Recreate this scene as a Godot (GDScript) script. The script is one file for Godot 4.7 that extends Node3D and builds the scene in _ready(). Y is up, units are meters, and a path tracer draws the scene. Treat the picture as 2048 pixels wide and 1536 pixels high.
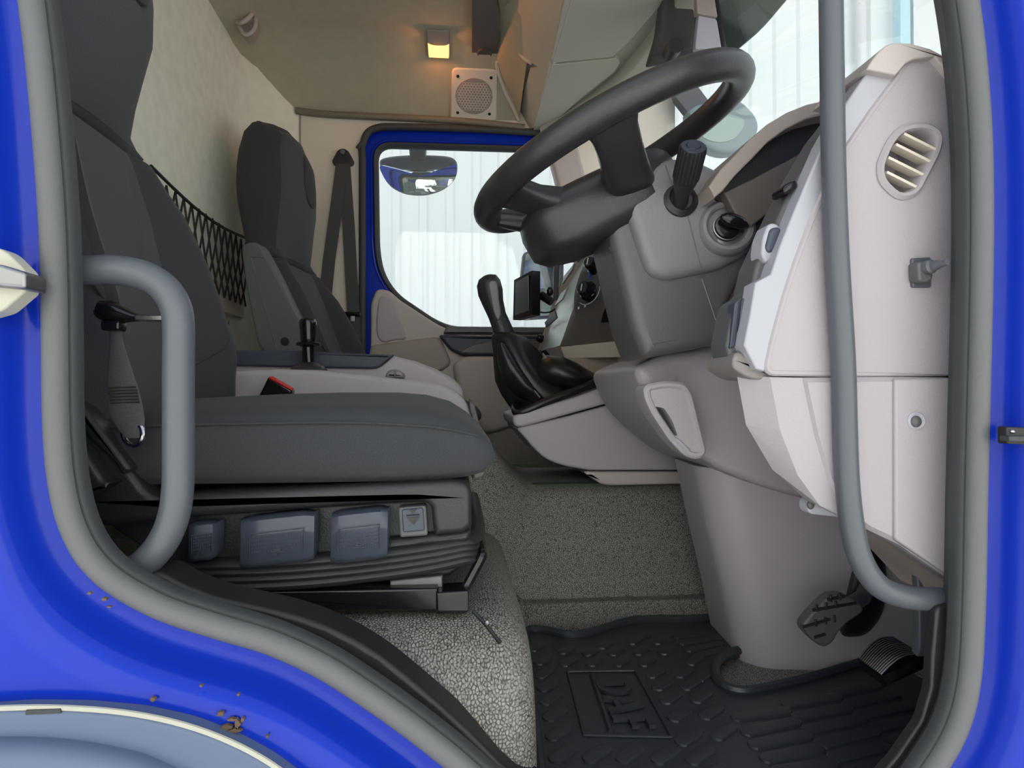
extends Node3D
# A truck cab seen through its open driver's door.  x runs to the front of the truck, y up, z out of the driver's side.
# The cab floor is y = 0, the driver's door opening z = 0, the passenger's door z = -2.
const F := 1242.0
var eye := Vector3(0, 0.545, 0.69)
var turn := Basis.from_euler(Vector3(deg_to_rad(0.78), deg_to_rad(-5.24), 0))
var M := {}
var taken := {}

class Soup:
	var v := PackedVector3Array()

# ---------------------------------------------------------------- measuring
func ray(u: float, v: float) -> Vector3:
	return turn * Vector3((u - 1024.0) / F, -(v - 768.0) / F, -1)
func at(u: float, v: float, z: float) -> Vector3:
	var d := ray(u, v)
	return eye + d * ((z - eye.z) / d.z)
func at_x(u: float, v: float, x: float) -> Vector3:
	var d := ray(u, v)
	return eye + d * ((x - eye.x) / d.x)
func at_y(u: float, v: float, y: float) -> Vector3:
	var d := ray(u, v)
	return eye + d * ((y - eye.y) / d.y)
func on(u: float, v: float, p: Vector3, n: Vector3) -> Vector3:
	var d := ray(u, v)
	return eye + d * ((p - eye).dot(n) / d.dot(n))
func flat(list: Array, z: float) -> PackedVector2Array:
	var o := PackedVector2Array()
	for p in list:
		var w := at(p[0], p[1], z)
		o.append(Vector2(w.x, w.y))
	return o
func pts(list: Array) -> Array:
	var o := []
	for p in list:
		o.append(at(p[0], p[1], p[2]))
	return o

# ---------------------------------------------------------------- outlines
func spline2(p: PackedVector2Array, n: int) -> PackedVector2Array:
	var o := PackedVector2Array()
	var c := p.size()
	for i in c:
		for k in n:
			o.append(p[i].cubic_interpolate(p[(i + 1) % c], p[(i + c - 1) % c], p[(i + 2) % c], float(k) / n))
	return o
func spline3(p: Array, n: int, closed := false) -> Array:
	var o := []
	var c := p.size()
	for i in (c if closed else c - 1):
		var a: Vector3 = p[(i + c - 1) % c] if closed or i > 0 else p[0] * 2.0 - p[1]
		var d: Vector3 = p[(i + 2) % c] if closed or i < c - 2 else p[c - 1] * 2.0 - p[c - 2]
		var b: Vector3 = p[i]
		for k in n:
			o.append(b.cubic_interpolate(p[(i + 1) % c], a, d, float(k) / n))
	if not closed:
		o.append(p[c - 1])
	return o
func rounded(p: PackedVector2Array, r, n := 4) -> PackedVector2Array:
	var o := PackedVector2Array()
	var c := p.size()
	for i in c:
		var rr: float = r[i] if r is Array else r
		var a := p[(i + c - 1) % c]
		var b := p[i]
		var d := p[(i + 1) % c]
		var m: float = min(rr, 0.49 * min(a.distance_to(b), d.distance_to(b)))
		if m < 0.0004:
			o.append(b)
			continue
		var s := b + (a - b).normalized() * m
		var e := b + (d - b).normalized() * m
		for k in n + 1:
			var t := float(k) / n
			o.append(s.lerp(b, t).lerp(b.lerp(e, t), t))
	return o
func rect(w: float, h: float, r := 0.0, n := 4) -> PackedVector2Array:
	return rounded(PackedVector2Array([Vector2(-w / 2, -h / 2), Vector2(w / 2, -h / 2), Vector2(w / 2, h / 2), Vector2(-w / 2, h / 2)]), r, n)
func disc(r: float, n := 24, ry := -1.0) -> PackedVector2Array:
	var o := PackedVector2Array()
	for i in n:
		o.append(Vector2(cos(TAU * i / n) * r, sin(TAU * i / n) * (r if ry < 0 else ry)))
	return o
func inset(p: PackedVector2Array, d: float) -> PackedVector2Array:
	var o := PackedVector2Array()
	var c := p.size()
	var turn_sign := -1.0 if Geometry2D.is_polygon_clockwise(p) else 1.0
	for i in c:
		var a := (p[i] - p[(i + c - 1) % c]).normalized()
		var b := (p[(i + 1) % c] - p[i]).normalized()
		var na := Vector2(-a.y, a.x)
		var nb := Vector2(-b.y, b.x)
		var m := na + nb
		if m.length() < 0.1:
			m = na
		m = m.normalized()
		var k: float = 1.0 / max(0.45, m.dot(na))
		o.append(p[i] + m * d * k * turn_sign)
	# where an arc is tighter than the inset its points cross over: gather them where the neighbouring sides meet
	var bad := PackedByteArray()
	bad.resize(c)
	var any := false
	for i in c:
		var l := (i + 1) % c
		if (o[l] - o[i]).dot(p[l] - p[i]) < 0:
			bad[i] = 1
			bad[l] = 1
			any = true
	if any and bad.count(1) < c - 2:
		var start := 0
		while bad[start] == 1:
			start += 1
		var i := start
		while i < start + c:
			if bad[i % c] == 1:
				var e := i
				while bad[e % c] == 1:
					e += 1
				var a0 := o[(i + c - 1) % c]
				var a1 := a0 + (p[i % c] - p[(i + c - 1) % c])
				var b0 := o[e % c]
				var b1 := b0 + (p[(e - 1) % c] - p[e % c])
				var hit = Geometry2D.line_intersects_line(a0, a1 - a0, b0, b1 - b0)
				var mean := Vector2.ZERO
				for k in range(i, e):
					mean += o[k % c] / (e - i)
				if hit == null or mean.distance_to(hit) > absf(d) * 2.0:
					hit = mean
				for k in range(i, e):
					o[k % c] = hit
				i = e
			else:
				i += 1
	return o

# ---------------------------------------------------------------- shapes (triangles are collected, normals come at the end)
func tri(s: Soup, a: Vector3, b: Vector3, c: Vector3) -> void:
	if a.is_equal_approx(b) or b.is_equal_approx(c) or a.is_equal_approx(c):
		return
	s.v.append(a)
	s.v.append(b)
	s.v.append(c)
func quad(s: Soup, a: Vector3, b: Vector3, c: Vector3, d: Vector3) -> void:
	tri(s, a, b, c)
	tri(s, a, c, d)
func corners(p: PackedVector2Array) -> PackedInt32Array:
	var ix := Geometry2D.triangulate_polygon(p)
	if ix.is_empty():
		ix = Geometry2D.triangulate_delaunay(p)
		print("outline of %d points needs care near " % p.size(), p[0])
	return ix
func cap(s: Soup, p: PackedVector2Array, ix: PackedInt32Array, t: Transform3D, z: float, flip := false) -> void:
	for i in range(0, ix.size(), 3):
		var a := t * Vector3(p[ix[i]].x, p[ix[i]].y, z)
		var b := t * Vector3(p[ix[i + 1]].x, p[ix[i + 1]].y, z)
		var c := t * Vector3(p[ix[i + 2]].x, p[ix[i + 2]].y, z)
		var up := (b - a).cross(c - a).dot(t.basis.z) > 0
		if up != flip:
			tri(s, a, c, b)
		else:
			tri(s, a, b, c)
# an outline pushed back by depth along -z of t, its front (and back) edges rounded by bevel
func extr(s: Soup, p: PackedVector2Array, t: Transform3D, depth: float, bevel := 0.0, back := 0.0, steps := 3) -> void:
	if not Geometry2D.is_polygon_clockwise(p):
		p = p.duplicate()
		p.reverse()
	var rings := []
	if bevel > 0:
		for k in steps:
			var a := PI / 2 * k / steps
			rings.append([inset(p, bevel * (1 - sin(a))), -bevel * (1 - cos(a))])
	rings.append([p, -bevel])
	rings.append([p, -depth + back])
	if back > 0:
		for k in steps:
			var a := PI / 2 * (k + 1) / steps
			rings.append([inset(p, back * (1 - cos(a))), -depth + back * (1 - sin(a))])
	var ix := corners(p)
	cap(s, rings[0][0], ix, t, rings[0][1])
	for i in rings.size() - 1:
		var a: PackedVector2Array = rings[i][0]
		var b: PackedVector2Array = rings[i + 1][0]
		for k in a.size():
			var l := (k + 1) % a.size()
			quad(s, t * Vector3(a[k].x, a[k].y, rings[i][1]), t * Vector3(b[k].x, b[k].y, rings[i + 1][1]), t * Vector3(b[l].x, b[l].y, rings[i + 1][1]), t * Vector3(a[l].x, a[l].y, rings[i][1]))
	cap(s, rings[-1][0], ix, t, rings[-1][1], true)
# the same in the plane z
func slab(s: Soup, p: PackedVector2Array, z: float, depth: float, bevel := 0.0, back := 0.0, steps := 3) -> void:
	extr(s, p, Transform3D(Basis(), Vector3(0, 0, z)), depth, bevel, back, steps)
# a flat or nearly flat outline of points in space, pushed back by d
func prism(s: Soup, front: Array, d: Vector3) -> void:
	var n := Vector3.ZERO
	for i in front.size():
		n += (front[i] - front[0]).cross(front[(i + 1) % front.size()] - front[0])
	var b := facing(n, Vector3(0.1, 1, 0.05))
	var p := PackedVector2Array()
	for q in front:
		var w: Vector3 = b.inverse() * (q - front[0])
		p.append(Vector2(w.x, w.y))
	var ix := Geometry2D.triangulate_polygon(p)
	for i in range(0, ix.size(), 3):
		tri(s, front[ix[i]], front[ix[i + 1]], front[ix[i + 2]])
		tri(s, front[ix[i]] + d, front[ix[i + 2]] + d, front[ix[i + 1]] + d)
	for i in front.size():
		var k := (i + 1) % front.size()
		quad(s, front[i], front[i] + d, front[k] + d, front[k])
# an outline with a hole, joined by a cut
func holed(outer: PackedVector2Array, inner: PackedVector2Array) -> PackedVector2Array:
	if Geometry2D.is_polygon_clockwise(outer) == Geometry2D.is_polygon_clockwise(inner):
		inner = inner.duplicate()
		inner.reverse()
	var bi := 0
	var bo := 0
	var best := 1e9
	for i in inner.size():
		for k in outer.size():
			var d := inner[i].distance_squared_to(outer[k])
			if d < best:
				best = d
				bi = i
				bo = k
	var o := outer.slice(0, bo + 1)
	for i in inner.size() + 1:
		o.append(inner[(bi + i) % inner.size()])
	o.append_array(outer.slice(bo))
	return o
# a plate between an outline and a hole, both met by rays from the hole's middle
func ring_plate(s: Soup, outer: PackedVector2Array, inner: PackedVector2Array, z: float, depth: float, n := 200) -> void:
	var mid := Vector2.ZERO
	for q in inner:
		mid += q / inner.size()
	var found := []
	for poly in [outer, inner]:
		var ring := PackedVector2Array()
		for k in n:
			var far := mid + Vector2.from_angle(TAU * k / n) * 6.0
			var best := far
			for i in poly.size():
				var hit = Geometry2D.segment_intersects_segment(mid, far, poly[i], poly[(i + 1) % poly.size()])
				if hit != null and mid.distance_squared_to(hit) < mid.distance_squared_to(best):
					best = hit
			ring.append(best)
		found.append(ring)
	var rings := []
	for e in [[1, z], [0, z], [0, z - depth], [1, z - depth], [1, z]]:
		var r := PackedVector3Array()
		for q in found[e[0]]:
			r.append(Vector3(q.x, q.y, e[1]))
		rings.append(r)
	loft(s, rings, true, false, false)
func loft(s: Soup, rings: Array, closed := true, cap_a := true, cap_b := true) -> void:
	var n: int = rings[0].size()
	for i in rings.size() - 1:
		for k in (n if closed else n - 1):
			var l := (k + 1) % n
			quad(s, rings[i][k], rings[i + 1][k], rings[i + 1][l], rings[i][l])
	for e in [[cap_a, rings[0], false], [cap_b, rings[-1], true]]:
		if e[0]:
			var m := Vector3.ZERO
			for q in e[1]:
				m += q
			m /= n
			for k in n:
				if e[2]:
					tri(s, m, e[1][(k + 1) % n], e[1][k])
				else:
					tri(s, m, e[1][k], e[1][(k + 1) % n])
# a section (in x, y of a frame that follows the path) swept along a path
func sweep(s: Soup, path: Array, section: PackedVector2Array, side: Vector3, closed := false, grow = null, caps := true) -> void:
	var rings := []
	var c := path.size()
	for i in c:
		var d: Vector3 = (path[(i + 1) % c] - path[(i + c - 1) % c]) if closed else (path[min(i + 1, c - 1)] - path[max(i - 1, 0)])
		d = d.normalized()
		var x := side - d * side.dot(d)
		if x.length() < 0.05:
			x = Vector3(0.3, 0.9, 0.2) - d * Vector3(0.3, 0.9, 0.2).dot(d)
		x = x.normalized()
		var y := d.cross(x)
		var g: float = 1.0 if grow == null else grow[i]
		var ring := PackedVector3Array()
		for p in section:
			ring.append(path[i] + (x * p.x + y * p.y) * g)
		rings.append(ring)
	if closed:
		rings.append(rings[0])
	loft(s, rings, true, caps and not closed, caps and not closed)
func tube(s: Soup, path: Array, r: float, sides := 12, closed := false, grow = null) -> void:
	var rings := []
	var c := path.size()
	var x := Vector3.ZERO
	for i in c:
		var d: Vector3 = (path[(i + 1) % c] - path[(i + c - 1) % c]) if closed else (path[min(i + 1, c - 1)] - path[max(i - 1, 0)])
		d = d.normalized()
		if i == 0:
			x = d.cross(Vector3(0.31, 0.22, 0.92)).normalized()
		x = (x - d * x.dot(d)).normalized()
		var y := d.cross(x)
		var g: float = r if grow == null else r * grow[i]
		var ring := PackedVector3Array()
		for k in sides:
			ring.append(path[i] + (x * cos(TAU * k / sides) + y * sin(TAU * k / sides)) * g)
		rings.append(ring)
	if closed:
		rings.append(rings[0])
	loft(s, rings, true, not closed, not closed)
# radii and heights turned about the y axis of t
func lathe(s: Soup, prof: Array, t: Transform3D, n := 24) -> void:
	var rings := []
	for p in prof:
		var ring := PackedVector3Array()
		for k in n:
			ring.append(t * Vector3(cos(TAU * k / n) * p[0], p[1], sin(TAU * k / n) * p[0]))
		rings.append(ring)
	loft(s, rings)
func block(s: Soup, c: Vector3, size: Vector3, r := 0.0, b := Basis()) -> void:
	extr(s, rect(size.x, size.y, r), Transform3D(b, c + b * Vector3(0, 0, size.z / 2)), size.z, r * 0.7, r * 0.7, 2)
func ball(s: Soup, c: Vector3, r: Vector3, n := 16, b := Basis()) -> void:
	var prof := []
	for i in n / 2 + 1:
		var a := -PI / 2 + PI * i / (n / 2)
		prof.append([max(0.0001, cos(a)), sin(a)])
	lathe(s, prof, Transform3D(b * Basis.from_scale(r), c), n)
func facing(n: Vector3, up := Vector3.UP) -> Basis:   # z looks along n
	var z := n.normalized()
	var x := up.cross(z).normalized()
	return Basis(x, z.cross(x), z)
func along(d: Vector3) -> Basis:                      # y points along d
	var y := d.normalized()
	var x := y.cross(Vector3(0, 0, 1) if abs(y.z) < 0.9 else Vector3(1, 0, 0)).normalized()
	return Basis(x, y, x.cross(y))

# ---------------------------------------------------------------- nodes
func mesh(s: Soup, off: Vector3, limit: float) -> ArrayMesh:
	var v := s.v
	var n := v.size()
	var faces := PackedVector3Array()
	faces.resize(n / 3)
	var where := {}
	for i in n / 3:
		var f := (v[i * 3 + 2] - v[i * 3]).cross(v[i * 3 + 1] - v[i * 3])
		faces[i] = f
		for k in 3:
			var key := Vector3i((v[i * 3 + k] * 50000.0).round())
			if where.has(key):
				where[key].append(i)
			else:
				where[key] = PackedInt32Array([i])
	var normals := PackedVector3Array()
	normals.resize(n)
	var least := cos(deg_to_rad(limit))
	for i in n / 3:
		var mine := faces[i].normalized()
		for k in 3:
			var sum := Vector3.ZERO
			for j in where[Vector3i((v[i * 3 + k] * 50000.0).round())]:
				var f := faces[j]
				if f.normalized().dot(mine) >= least:
					sum += f
			normals[i * 3 + k] = sum.normalized() if sum.length_squared() > 0 else Vector3.UP
	var moved := PackedVector3Array()
	moved.resize(n)
	for i in n:
		moved[i] = v[i] - off
	var a := []
	a.resize(Mesh.ARRAY_MAX)
	a[Mesh.ARRAY_VERTEX] = moved
	a[Mesh.ARRAY_NORMAL] = normals
	var m := ArrayMesh.new()
	m.add_surface_from_arrays(Mesh.PRIMITIVE_TRIANGLES, a)
	return m
func numbered(called: String) -> String:
	taken[called] = taken.get(called, -1) + 1
	return called if taken[called] == 0 else "%s_%03d" % [called, taken[called]]
func obj(called: String, s: Soup, m: Material, parent: Node = self, label := "", limit := 38.0) -> MeshInstance3D:
	var off := Vector3.ZERO
	var p := parent
	while p != self:
		off += p.position
		p = p.get_parent()
	var o := MeshInstance3D.new()
	o.mesh = mesh(s, off, limit)
	o.material_override = m
	o.name = numbered(called) if parent == self else called
	parent.add_child(o, true)
	if label:
		o.set_meta("label", label)
	return o
func thing(called: String, label: String, category: String, base: Vector3, group := "") -> Node3D:
	var o := Node3D.new()
	o.name = numbered(called)
	o.position = base
	add_child(o, true)
	tag(o, label, category, group)
	return o
func tag(o: Node, label: String, category: String, group := "") -> void:
	o.set_meta("label", label)
	o.set_meta("category", category)
	if group:
		o.set_meta("group", group)
func struct(o: Node, label: String, category: String) -> Node:
	tag(o, label, category)
	o.set_meta("kind", "structure")
	return o

# ---------------------------------------------------------------- materials
func noise_tex(kind: int, freq: float, size: int, low: Color, high: Color, octaves := 3, seed_ := 1) -> ImageTexture:
	var f := FastNoiseLite.new()
	f.noise_type = kind
	f.frequency = freq
	f.seed = seed_
	f.fractal_octaves = octaves
	var im := f.get_seamless_image(size, size)
	im.convert(Image.FORMAT_RGB8)
	for y in size:
		for x in size:
			im.set_pixel(x, y, low.lerp(high, im.get_pixel(x, y).r))
	return ImageTexture.create_from_image(im)
func mat(called: String, c: Color, rough: float, o := {}) -> StandardMaterial3D:
	var m := StandardMaterial3D.new()
	m.resource_name = called
	m.albedo_color = c
	m.roughness = rough
	m.cull_mode = BaseMaterial3D.CULL_DISABLED
	m.uv1_triplanar = true
	m.uv1_world_triplanar = true
	for k in o:
		m.set(k, o[k])
	M[called] = m
	return m
func rgb8(r: float, g: float, b: float) -> Color:
	return Color(r / 255.0, g / 255.0, b / 255.0)

func _ready() -> void:
	# camera, sky and exposure
	var cam := Camera3D.new()
	cam.name = "camera"
	cam.fov = rad_to_deg(2.0 * atan(768.0 / F))
	cam.transform = Transform3D(turn, eye)
	cam.near = 0.02
	cam.current = true
	add_child(cam)
	var sky_material := ProceduralSkyMaterial.new()
	sky_material.sky_top_color = Color(0.90, 0.95, 1.0)
	sky_material.sky_horizon_color = Color(0.97, 0.985, 1.0)
	sky_material.ground_bottom_color = Color(0.62, 0.62, 0.60)
	sky_material.ground_horizon_color = Color(0.75, 0.75, 0.74)
	sky_material.sky_energy_multiplier = 1.0
	var sky := Sky.new()
	sky.sky_material = sky_material
	var env := Environment.new()
	env.background_mode = Environment.BG_SKY
	env.sky = sky
	env.tonemap_mode = Environment.TONE_MAPPER_LINEAR
	env.tonemap_exposure = 1.17
	env.sdfgi_enabled = true
	env.ssao_enabled = true
	env.ssil_enabled = true
	# the sun stands behind the far shed, whose shade falls over the truck; it lights the yard and the shed opposite
	var sun := DirectionalLight3D.new()
	sun.name = "sun"
	sun.light_color = Color(1.0, 0.97, 0.92)
	sun.light_energy = 3.6
	sun.light_angular_distance = 1.0
	sun.shadow_enabled = true
	sun.sky_mode = DirectionalLight3D.SKY_MODE_LIGHT_ONLY
	sun.transform = Transform3D(facing(Vector3(-0.45, 1.0, -0.5)), Vector3(0, 6, 0))
	add_child(sun)
	var we := WorldEnvironment.new()
	we.name = "world"
	we.environment = env
	add_child(we)
	materials()
	yard()
	body_near()
	shell()
	passenger_door()
	dashboard()
	tunnel_and_floor()
	column_and_wheel()
	seats()
	small_things()
	outside_mirrors()

func materials() -> void:
	var grain := noise_tex(FastNoiseLite.TYPE_SIMPLEX, 0.09, 256, Color.BLACK, Color.WHITE, 2, 3)
	var weave := noise_tex(FastNoiseLite.TYPE_SIMPLEX, 0.22, 256, Color(0.78, 0.78, 0.78), Color.WHITE, 2, 9)
	var cloth := noise_tex(FastNoiseLite.TYPE_SIMPLEX_SMOOTH, 0.02, 512, Color(0.94, 0.94, 0.93), Color.WHITE, 5, 4)
	var specks := noise_tex(FastNoiseLite.TYPE_SIMPLEX, 0.06, 256, Color(0.86, 0.87, 0.88), Color.WHITE, 4, 12)
	var cells := FastNoiseLite.new()
	cells.noise_type = FastNoiseLite.TYPE_CELLULAR
	cells.cellular_return_type = FastNoiseLite.RETURN_DISTANCE2_SUB
	cells.cellular_distance_function = FastNoiseLite.DISTANCE_EUCLIDEAN
	cells.cellular_jitter = 0.9
	cells.frequency = 0.085
	cells.fractal_type = FastNoiseLite.FRACTAL_NONE
	cells.seed = 5
	var im := cells.get_seamless_image(512, 512)
	im.convert(Image.FORMAT_RGB8)
	var relief := Image.create(512, 512, false, Image.FORMAT_RGB8)
	for y in 512:
		for x in 512:
			var k: float = smoothstep(0.02, 0.34, im.get_pixel(x, y).r)
			im.set_pixel(x, y, Color(0.34, 0.335, 0.33).lerp(Color(1, 1, 1), k))
			relief.set_pixel(x, y, Color(k, k, k))
	var skin := ImageTexture.create_from_image(im)
	var skin_height := ImageTexture.create_from_image(relief)
	var fine := {"heightmap_enabled": true, "heightmap_texture": grain, "heightmap_scale": 0.02, "uv1_scale": Vector3(9, 9, 9)}
	var woven := {"albedo_texture": weave, "heightmap_enabled": true, "heightmap_texture": weave, "heightmap_scale": 0.05, "uv1_scale": Vector3(7, 7, 7), "rim_enabled": true, "rim": 0.25}
	# paint, rubber, metal
	mat("blue_paint", rgb8(18, 50, 178), 0.16, {"metallic_specular": 0.36})
	mat("seal_rubber", rgb8(98, 99, 100), 0.55, fine)
	mat("dark_rubber", rgb8(58, 61, 63), 0.6, fine)
	mat("black_rubber", rgb8(30, 31, 33), 0.5)
	mat("grey_enamel", rgb8(86, 90, 97), 0.36, {"heightmap_enabled": true, "heightmap_texture": grain, "heightmap_scale": 0.006, "uv1_scale": Vector3(9, 9, 9)})
	mat("fender_grey", rgb8(90, 104, 132), 0.38)
	mat("steel", rgb8(190, 190, 192), 0.25, {"metallic": 1.0})
	mat("dull_steel", rgb8(150, 150, 150), 0.4, {"metallic": 1.0})
	mat("mirror_glass", rgb8(225, 232, 230), 0.02, {"metallic": 1.0})
	mat("cream_metal", rgb8(188, 186, 170), 0.4)
	mat("rust", rgb8(104, 84, 66), 0.9)
	# plastics
	mat("lilac", rgb8(170, 162, 167), 0.5, fine)
	mat("silver_lilac", rgb8(172, 172, 180), 0.42, {})
	mat("beige", rgb8(186, 176, 172), 0.52, fine)
	mat("taupe", rgb8(158, 147, 140), 0.5, fine)
	mat("brown_grey", rgb8(92, 84, 80), 0.5, fine)
	mat("column_grey", rgb8(122, 120, 123), 0.42, fine)
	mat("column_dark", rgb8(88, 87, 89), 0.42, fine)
	mat("wheel_rubber", rgb8(46, 44, 45), 0.36, fine)
	mat("black_plastic", rgb8(40, 40, 42), 0.42, fine)
	mat("gloss_black", rgb8(22, 22, 24), 0.16)
	mat("flap_grey", rgb8(62, 68, 80), 0.34)
	mat("armrest_grey", rgb8(96, 97, 99), 0.5, fine)
	mat("teal_silver", rgb8(150, 168, 164), 0.35, {"metallic": 0.2})
	mat("dark_green_carpet", rgb8(70, 80, 66), 0.95)
	mat("blind_grey", rgb8(70, 70, 68), 0.8)
	mat("strip_navy", rgb8(58, 64, 78), 0.5, fine)
	# cloth and leather
	mat("seat_cloth", rgb8(80, 82, 86), 0.92, woven)
	mat("seat_dark", rgb8(60, 62, 66), 0.92, woven)
	mat("belt", rgb8(84, 84, 86), 0.8, woven)
	mat("belt_thread", rgb8(44, 44, 46), 0.9)
	mat("leather", rgb8(26, 26, 27), 0.33, fine)
	mat("thread", rgb8(120, 118, 112), 0.8)
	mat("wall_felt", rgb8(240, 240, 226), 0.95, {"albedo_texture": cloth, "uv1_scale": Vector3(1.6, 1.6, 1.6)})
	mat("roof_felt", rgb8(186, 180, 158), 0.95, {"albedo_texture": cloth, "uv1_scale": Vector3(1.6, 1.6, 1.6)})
	mat("pillar_beige", rgb8(222, 212, 197), 0.55, fine)
	mat("shelf_grey", rgb8(196, 193, 178), 0.55, fine)
	mat("vinyl", rgb8(154, 150, 143), 0.42, {"albedo_texture": skin, "heightmap_enabled": true, "heightmap_texture": skin_height, "heightmap_scale": 0.06, "uv1_scale": Vector3(5.4, 5.4, 5.4)})
	mat("mat_rubber", rgb8(50, 54, 60), 0.36, fine)
	# outside
	mat("cladding", rgb8(236, 240, 238), 0.55)
	mat("cladding_blue", rgb8(196, 232, 240), 0.5)
	mat("shutter", rgb8(225, 225, 225), 0.5)
	mat("asphalt", rgb8(170, 172, 175), 0.9, {"albedo_texture": specks, "uv1_scale": Vector3(2, 2, 2)})
	var g := mat("pane", Color(0.86, 0.96, 0.92, 0.06), 0.02, {"transparency": BaseMaterial3D.TRANSPARENCY_ALPHA})
	g.metallic_specular = 0.5
	mat("smoked", rgb8(66, 80, 74), 0.45)
	mat("moulding", rgb8(118, 112, 98), 0.55, fine)
	mat("foot_grey", rgb8(128, 122, 120), 0.5, fine)
	mat("mirror_shell", rgb8(128, 146, 148), 0.4)
	mat("screen", rgb8(92, 102, 98), 0.22)
	mat("red_plastic", rgb8(200, 40, 38), 0.3)
	mat("blue_mark", rgb8(30, 90, 200), 0.5)
	mat("white_mark", rgb8(205, 208, 210), 0.5)
	var l := mat("lamp_lens", Color(1.0, 0.75, 0.45), 0.4, {"emission_enabled": true, "emission": Color(1.0, 0.66, 0.30), "emission_energy_multiplier": 4.0})
	l.backlight_enabled = false

# ================================================================ outside
func yard() -> void:
	var s := Soup.new()
	block(s, Vector3(0, -1.3, 0), Vector3(60, 0.1, 60))
	struct(obj("ground", s, M.asphalt), "pale grey asphalt yard around the truck", "ground")
	# clad walls of the sheds on both sides: ribbed sheets, each a part
	var w := 1.0
	var high := 10.2
	var sec := PackedVector2Array()
	sec.append(Vector2(0, -0.03))
	for k in 4:
		var x0 := k * 0.25
		for q in [[0.0, 0.0], [0.15, 0.0], [0.17, 0.035], [0.23, 0.035]]:
			sec.append(Vector2(x0 + q[0], q[1]))
	sec.append(Vector2(w, 0.0))
	sec.append(Vector2(w, -0.03))
	var base := Vector3(0, -1.25, -5.2)
	var qs := Soup.new()
	extr(qs, sec, Transform3D(Basis(Vector3(1, 0, 0), Vector3(0, 0, 1), Vector3(0, -1, 0)), base), high)
	var sheet := mesh(qs, base, 20)
	var wall := thing("shed_wall", "white ribbed metal cladding of the shed outside the passenger window", "building", base)
	s = Soup.new()
	block(s, base + Vector3(2.5, high / 2, -0.15), Vector3(26, high, 0.2))
	obj("backing", s, M.cladding, wall)
	var wall2 := thing("shed_wall", "white ribbed shed on the driver's side, mirrored in the passenger window", "building", Vector3(0, -1.25, 8.0))
	s = Soup.new()
	block(s, Vector3(0, -1.25 + 3.6, 8.15), Vector3(26, 7.2, 0.2))
	obj("backing", s, M.cladding, wall2)
	for i in 25:
		var o := MeshInstance3D.new()
		o.mesh = sheet
		o.material_override = M.cladding
		o.name = "cladding_sheet"
		o.position = Vector3(-10.0 + i * w, 0, 0)
		wall.add_child(o, true)
		o = MeshInstance3D.new()
		o.mesh = sheet
		o.material_override = M.cladding
		o.name = "cladding_sheet"
		o.transform = Transform3D(Basis(Vector3(-1, 0, 0), Vector3(0, 7.2 / high, 0), Vector3(0, 0, -1)), Vector3(12.0 - i * w, 0, 0))
		wall2.add_child(o, true)
	# trim strip, downpipe and louvred shutter at the right of the view
	var a := at(1795, 90, -5.1)
	s = Soup.new()
	block(s, Vector3(a.x + 0.05, 3.85, -5.1), Vector3(0.11, 10.2, 0.1), 0.01)
	tag(obj("corner_strip", s, M.cladding_blue), "pale blue upright strip on the white shed wall", "trim strip")
	s = Soup.new()
	var b := at(1722, 90, -5.08)
	tube(s, [Vector3(b.x, -1.25, -5.08), Vector3(b.x, 5.0, -5.08)], 0.05, 12)
	tag(obj("downpipe", s, M.shutter), "white round downpipe on the shed beside the pale blue strip", "pipe")
	var c := at(1832, 90, -5.05)
	var sh := thing("louvre_shutter", "white horizontal louvre shutter at the right end of the shed", "shutter", Vector3(c.x + 0.6, -1.25, -5.05))
	s = Soup.new()
	block(s, Vector3(c.x + 0.6, 2.0, -5.1), Vector3(1.2, 6.4, 0.04))
	obj("panel", s, M.cladding, sh)
	for i in 22:
		s = Soup.new()
		block(s, Vector3(c.x + 0.6, 0.9 + i * 0.125, -5.06), Vector3(1.16, 0.05, 0.05), 0.015)
		obj("louvre", s, M.shutter, sh)

# ================================================================ driver's side of the body, round the open doorway
var doorway := [[66, 0], [82, 130], [96, 280], [107, 430], [112, 560], [114, 700], [115, 800], [118, 880], [126, 960], [142, 1032], [168, 1092], [202, 1136], [242, 1168], [292, 1197], [347, 1222], [440, 1252], [545, 1284], [645, 1330], [730, 1384], [815, 1444], [900, 1510], [990, 1585], [1110, 1650], [1300, 1680], [1560, 1685], [1720, 1665], [1800, 1615], [1862, 1535], [1910, 1450], [1934, 1350], [1943, 1200], [1947, 1000], [1952, 800], [1957, 600], [1959, 420], [1955, 250], [1938, 60], [1902, -150], [1820, -520], [1690, -1050], [1610, -1380], [1480, -1500], [1000, -1540], [300, -1530], [110, -1470], [40, -1340], [18, -1050], [20, -700], [32, -380], [49, -150]]

func ring_of(list: PackedVector2Array, n: float, z: float) -> PackedVector3Array:
	var o := PackedVector3Array()
	for p in inset(list, -n):
		o.append(Vector3(p.x, p.y, z))
	return o

# carries each point of a ring outwards towards the edge of a rectangle
func to_rect(ring: PackedVector3Array, r: Rect2, k: float, z: float) -> PackedVector3Array:
	var mid := Vector2(0.08, 0.55)
	var o := PackedVector3Array()
	for p in ring:
		var d := Vector2(p.x, p.y) - mid
		var tx: float = ((r.end.x if d.x > 0 else r.position.x) - mid.x) / (d.x if abs(d.x) > 0.0001 else 0.0001)
		var ty: float = ((r.end.y if d.y > 0 else r.position.y) - mid.y) / (d.y if abs(d.y) > 0.0001 else 0.0001)
		var q := mid + d * lerpf(1.0, max(1.0, min(tx, ty)), k)
		o.append(Vector3(q.x, q.y, z))
	return o

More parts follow.
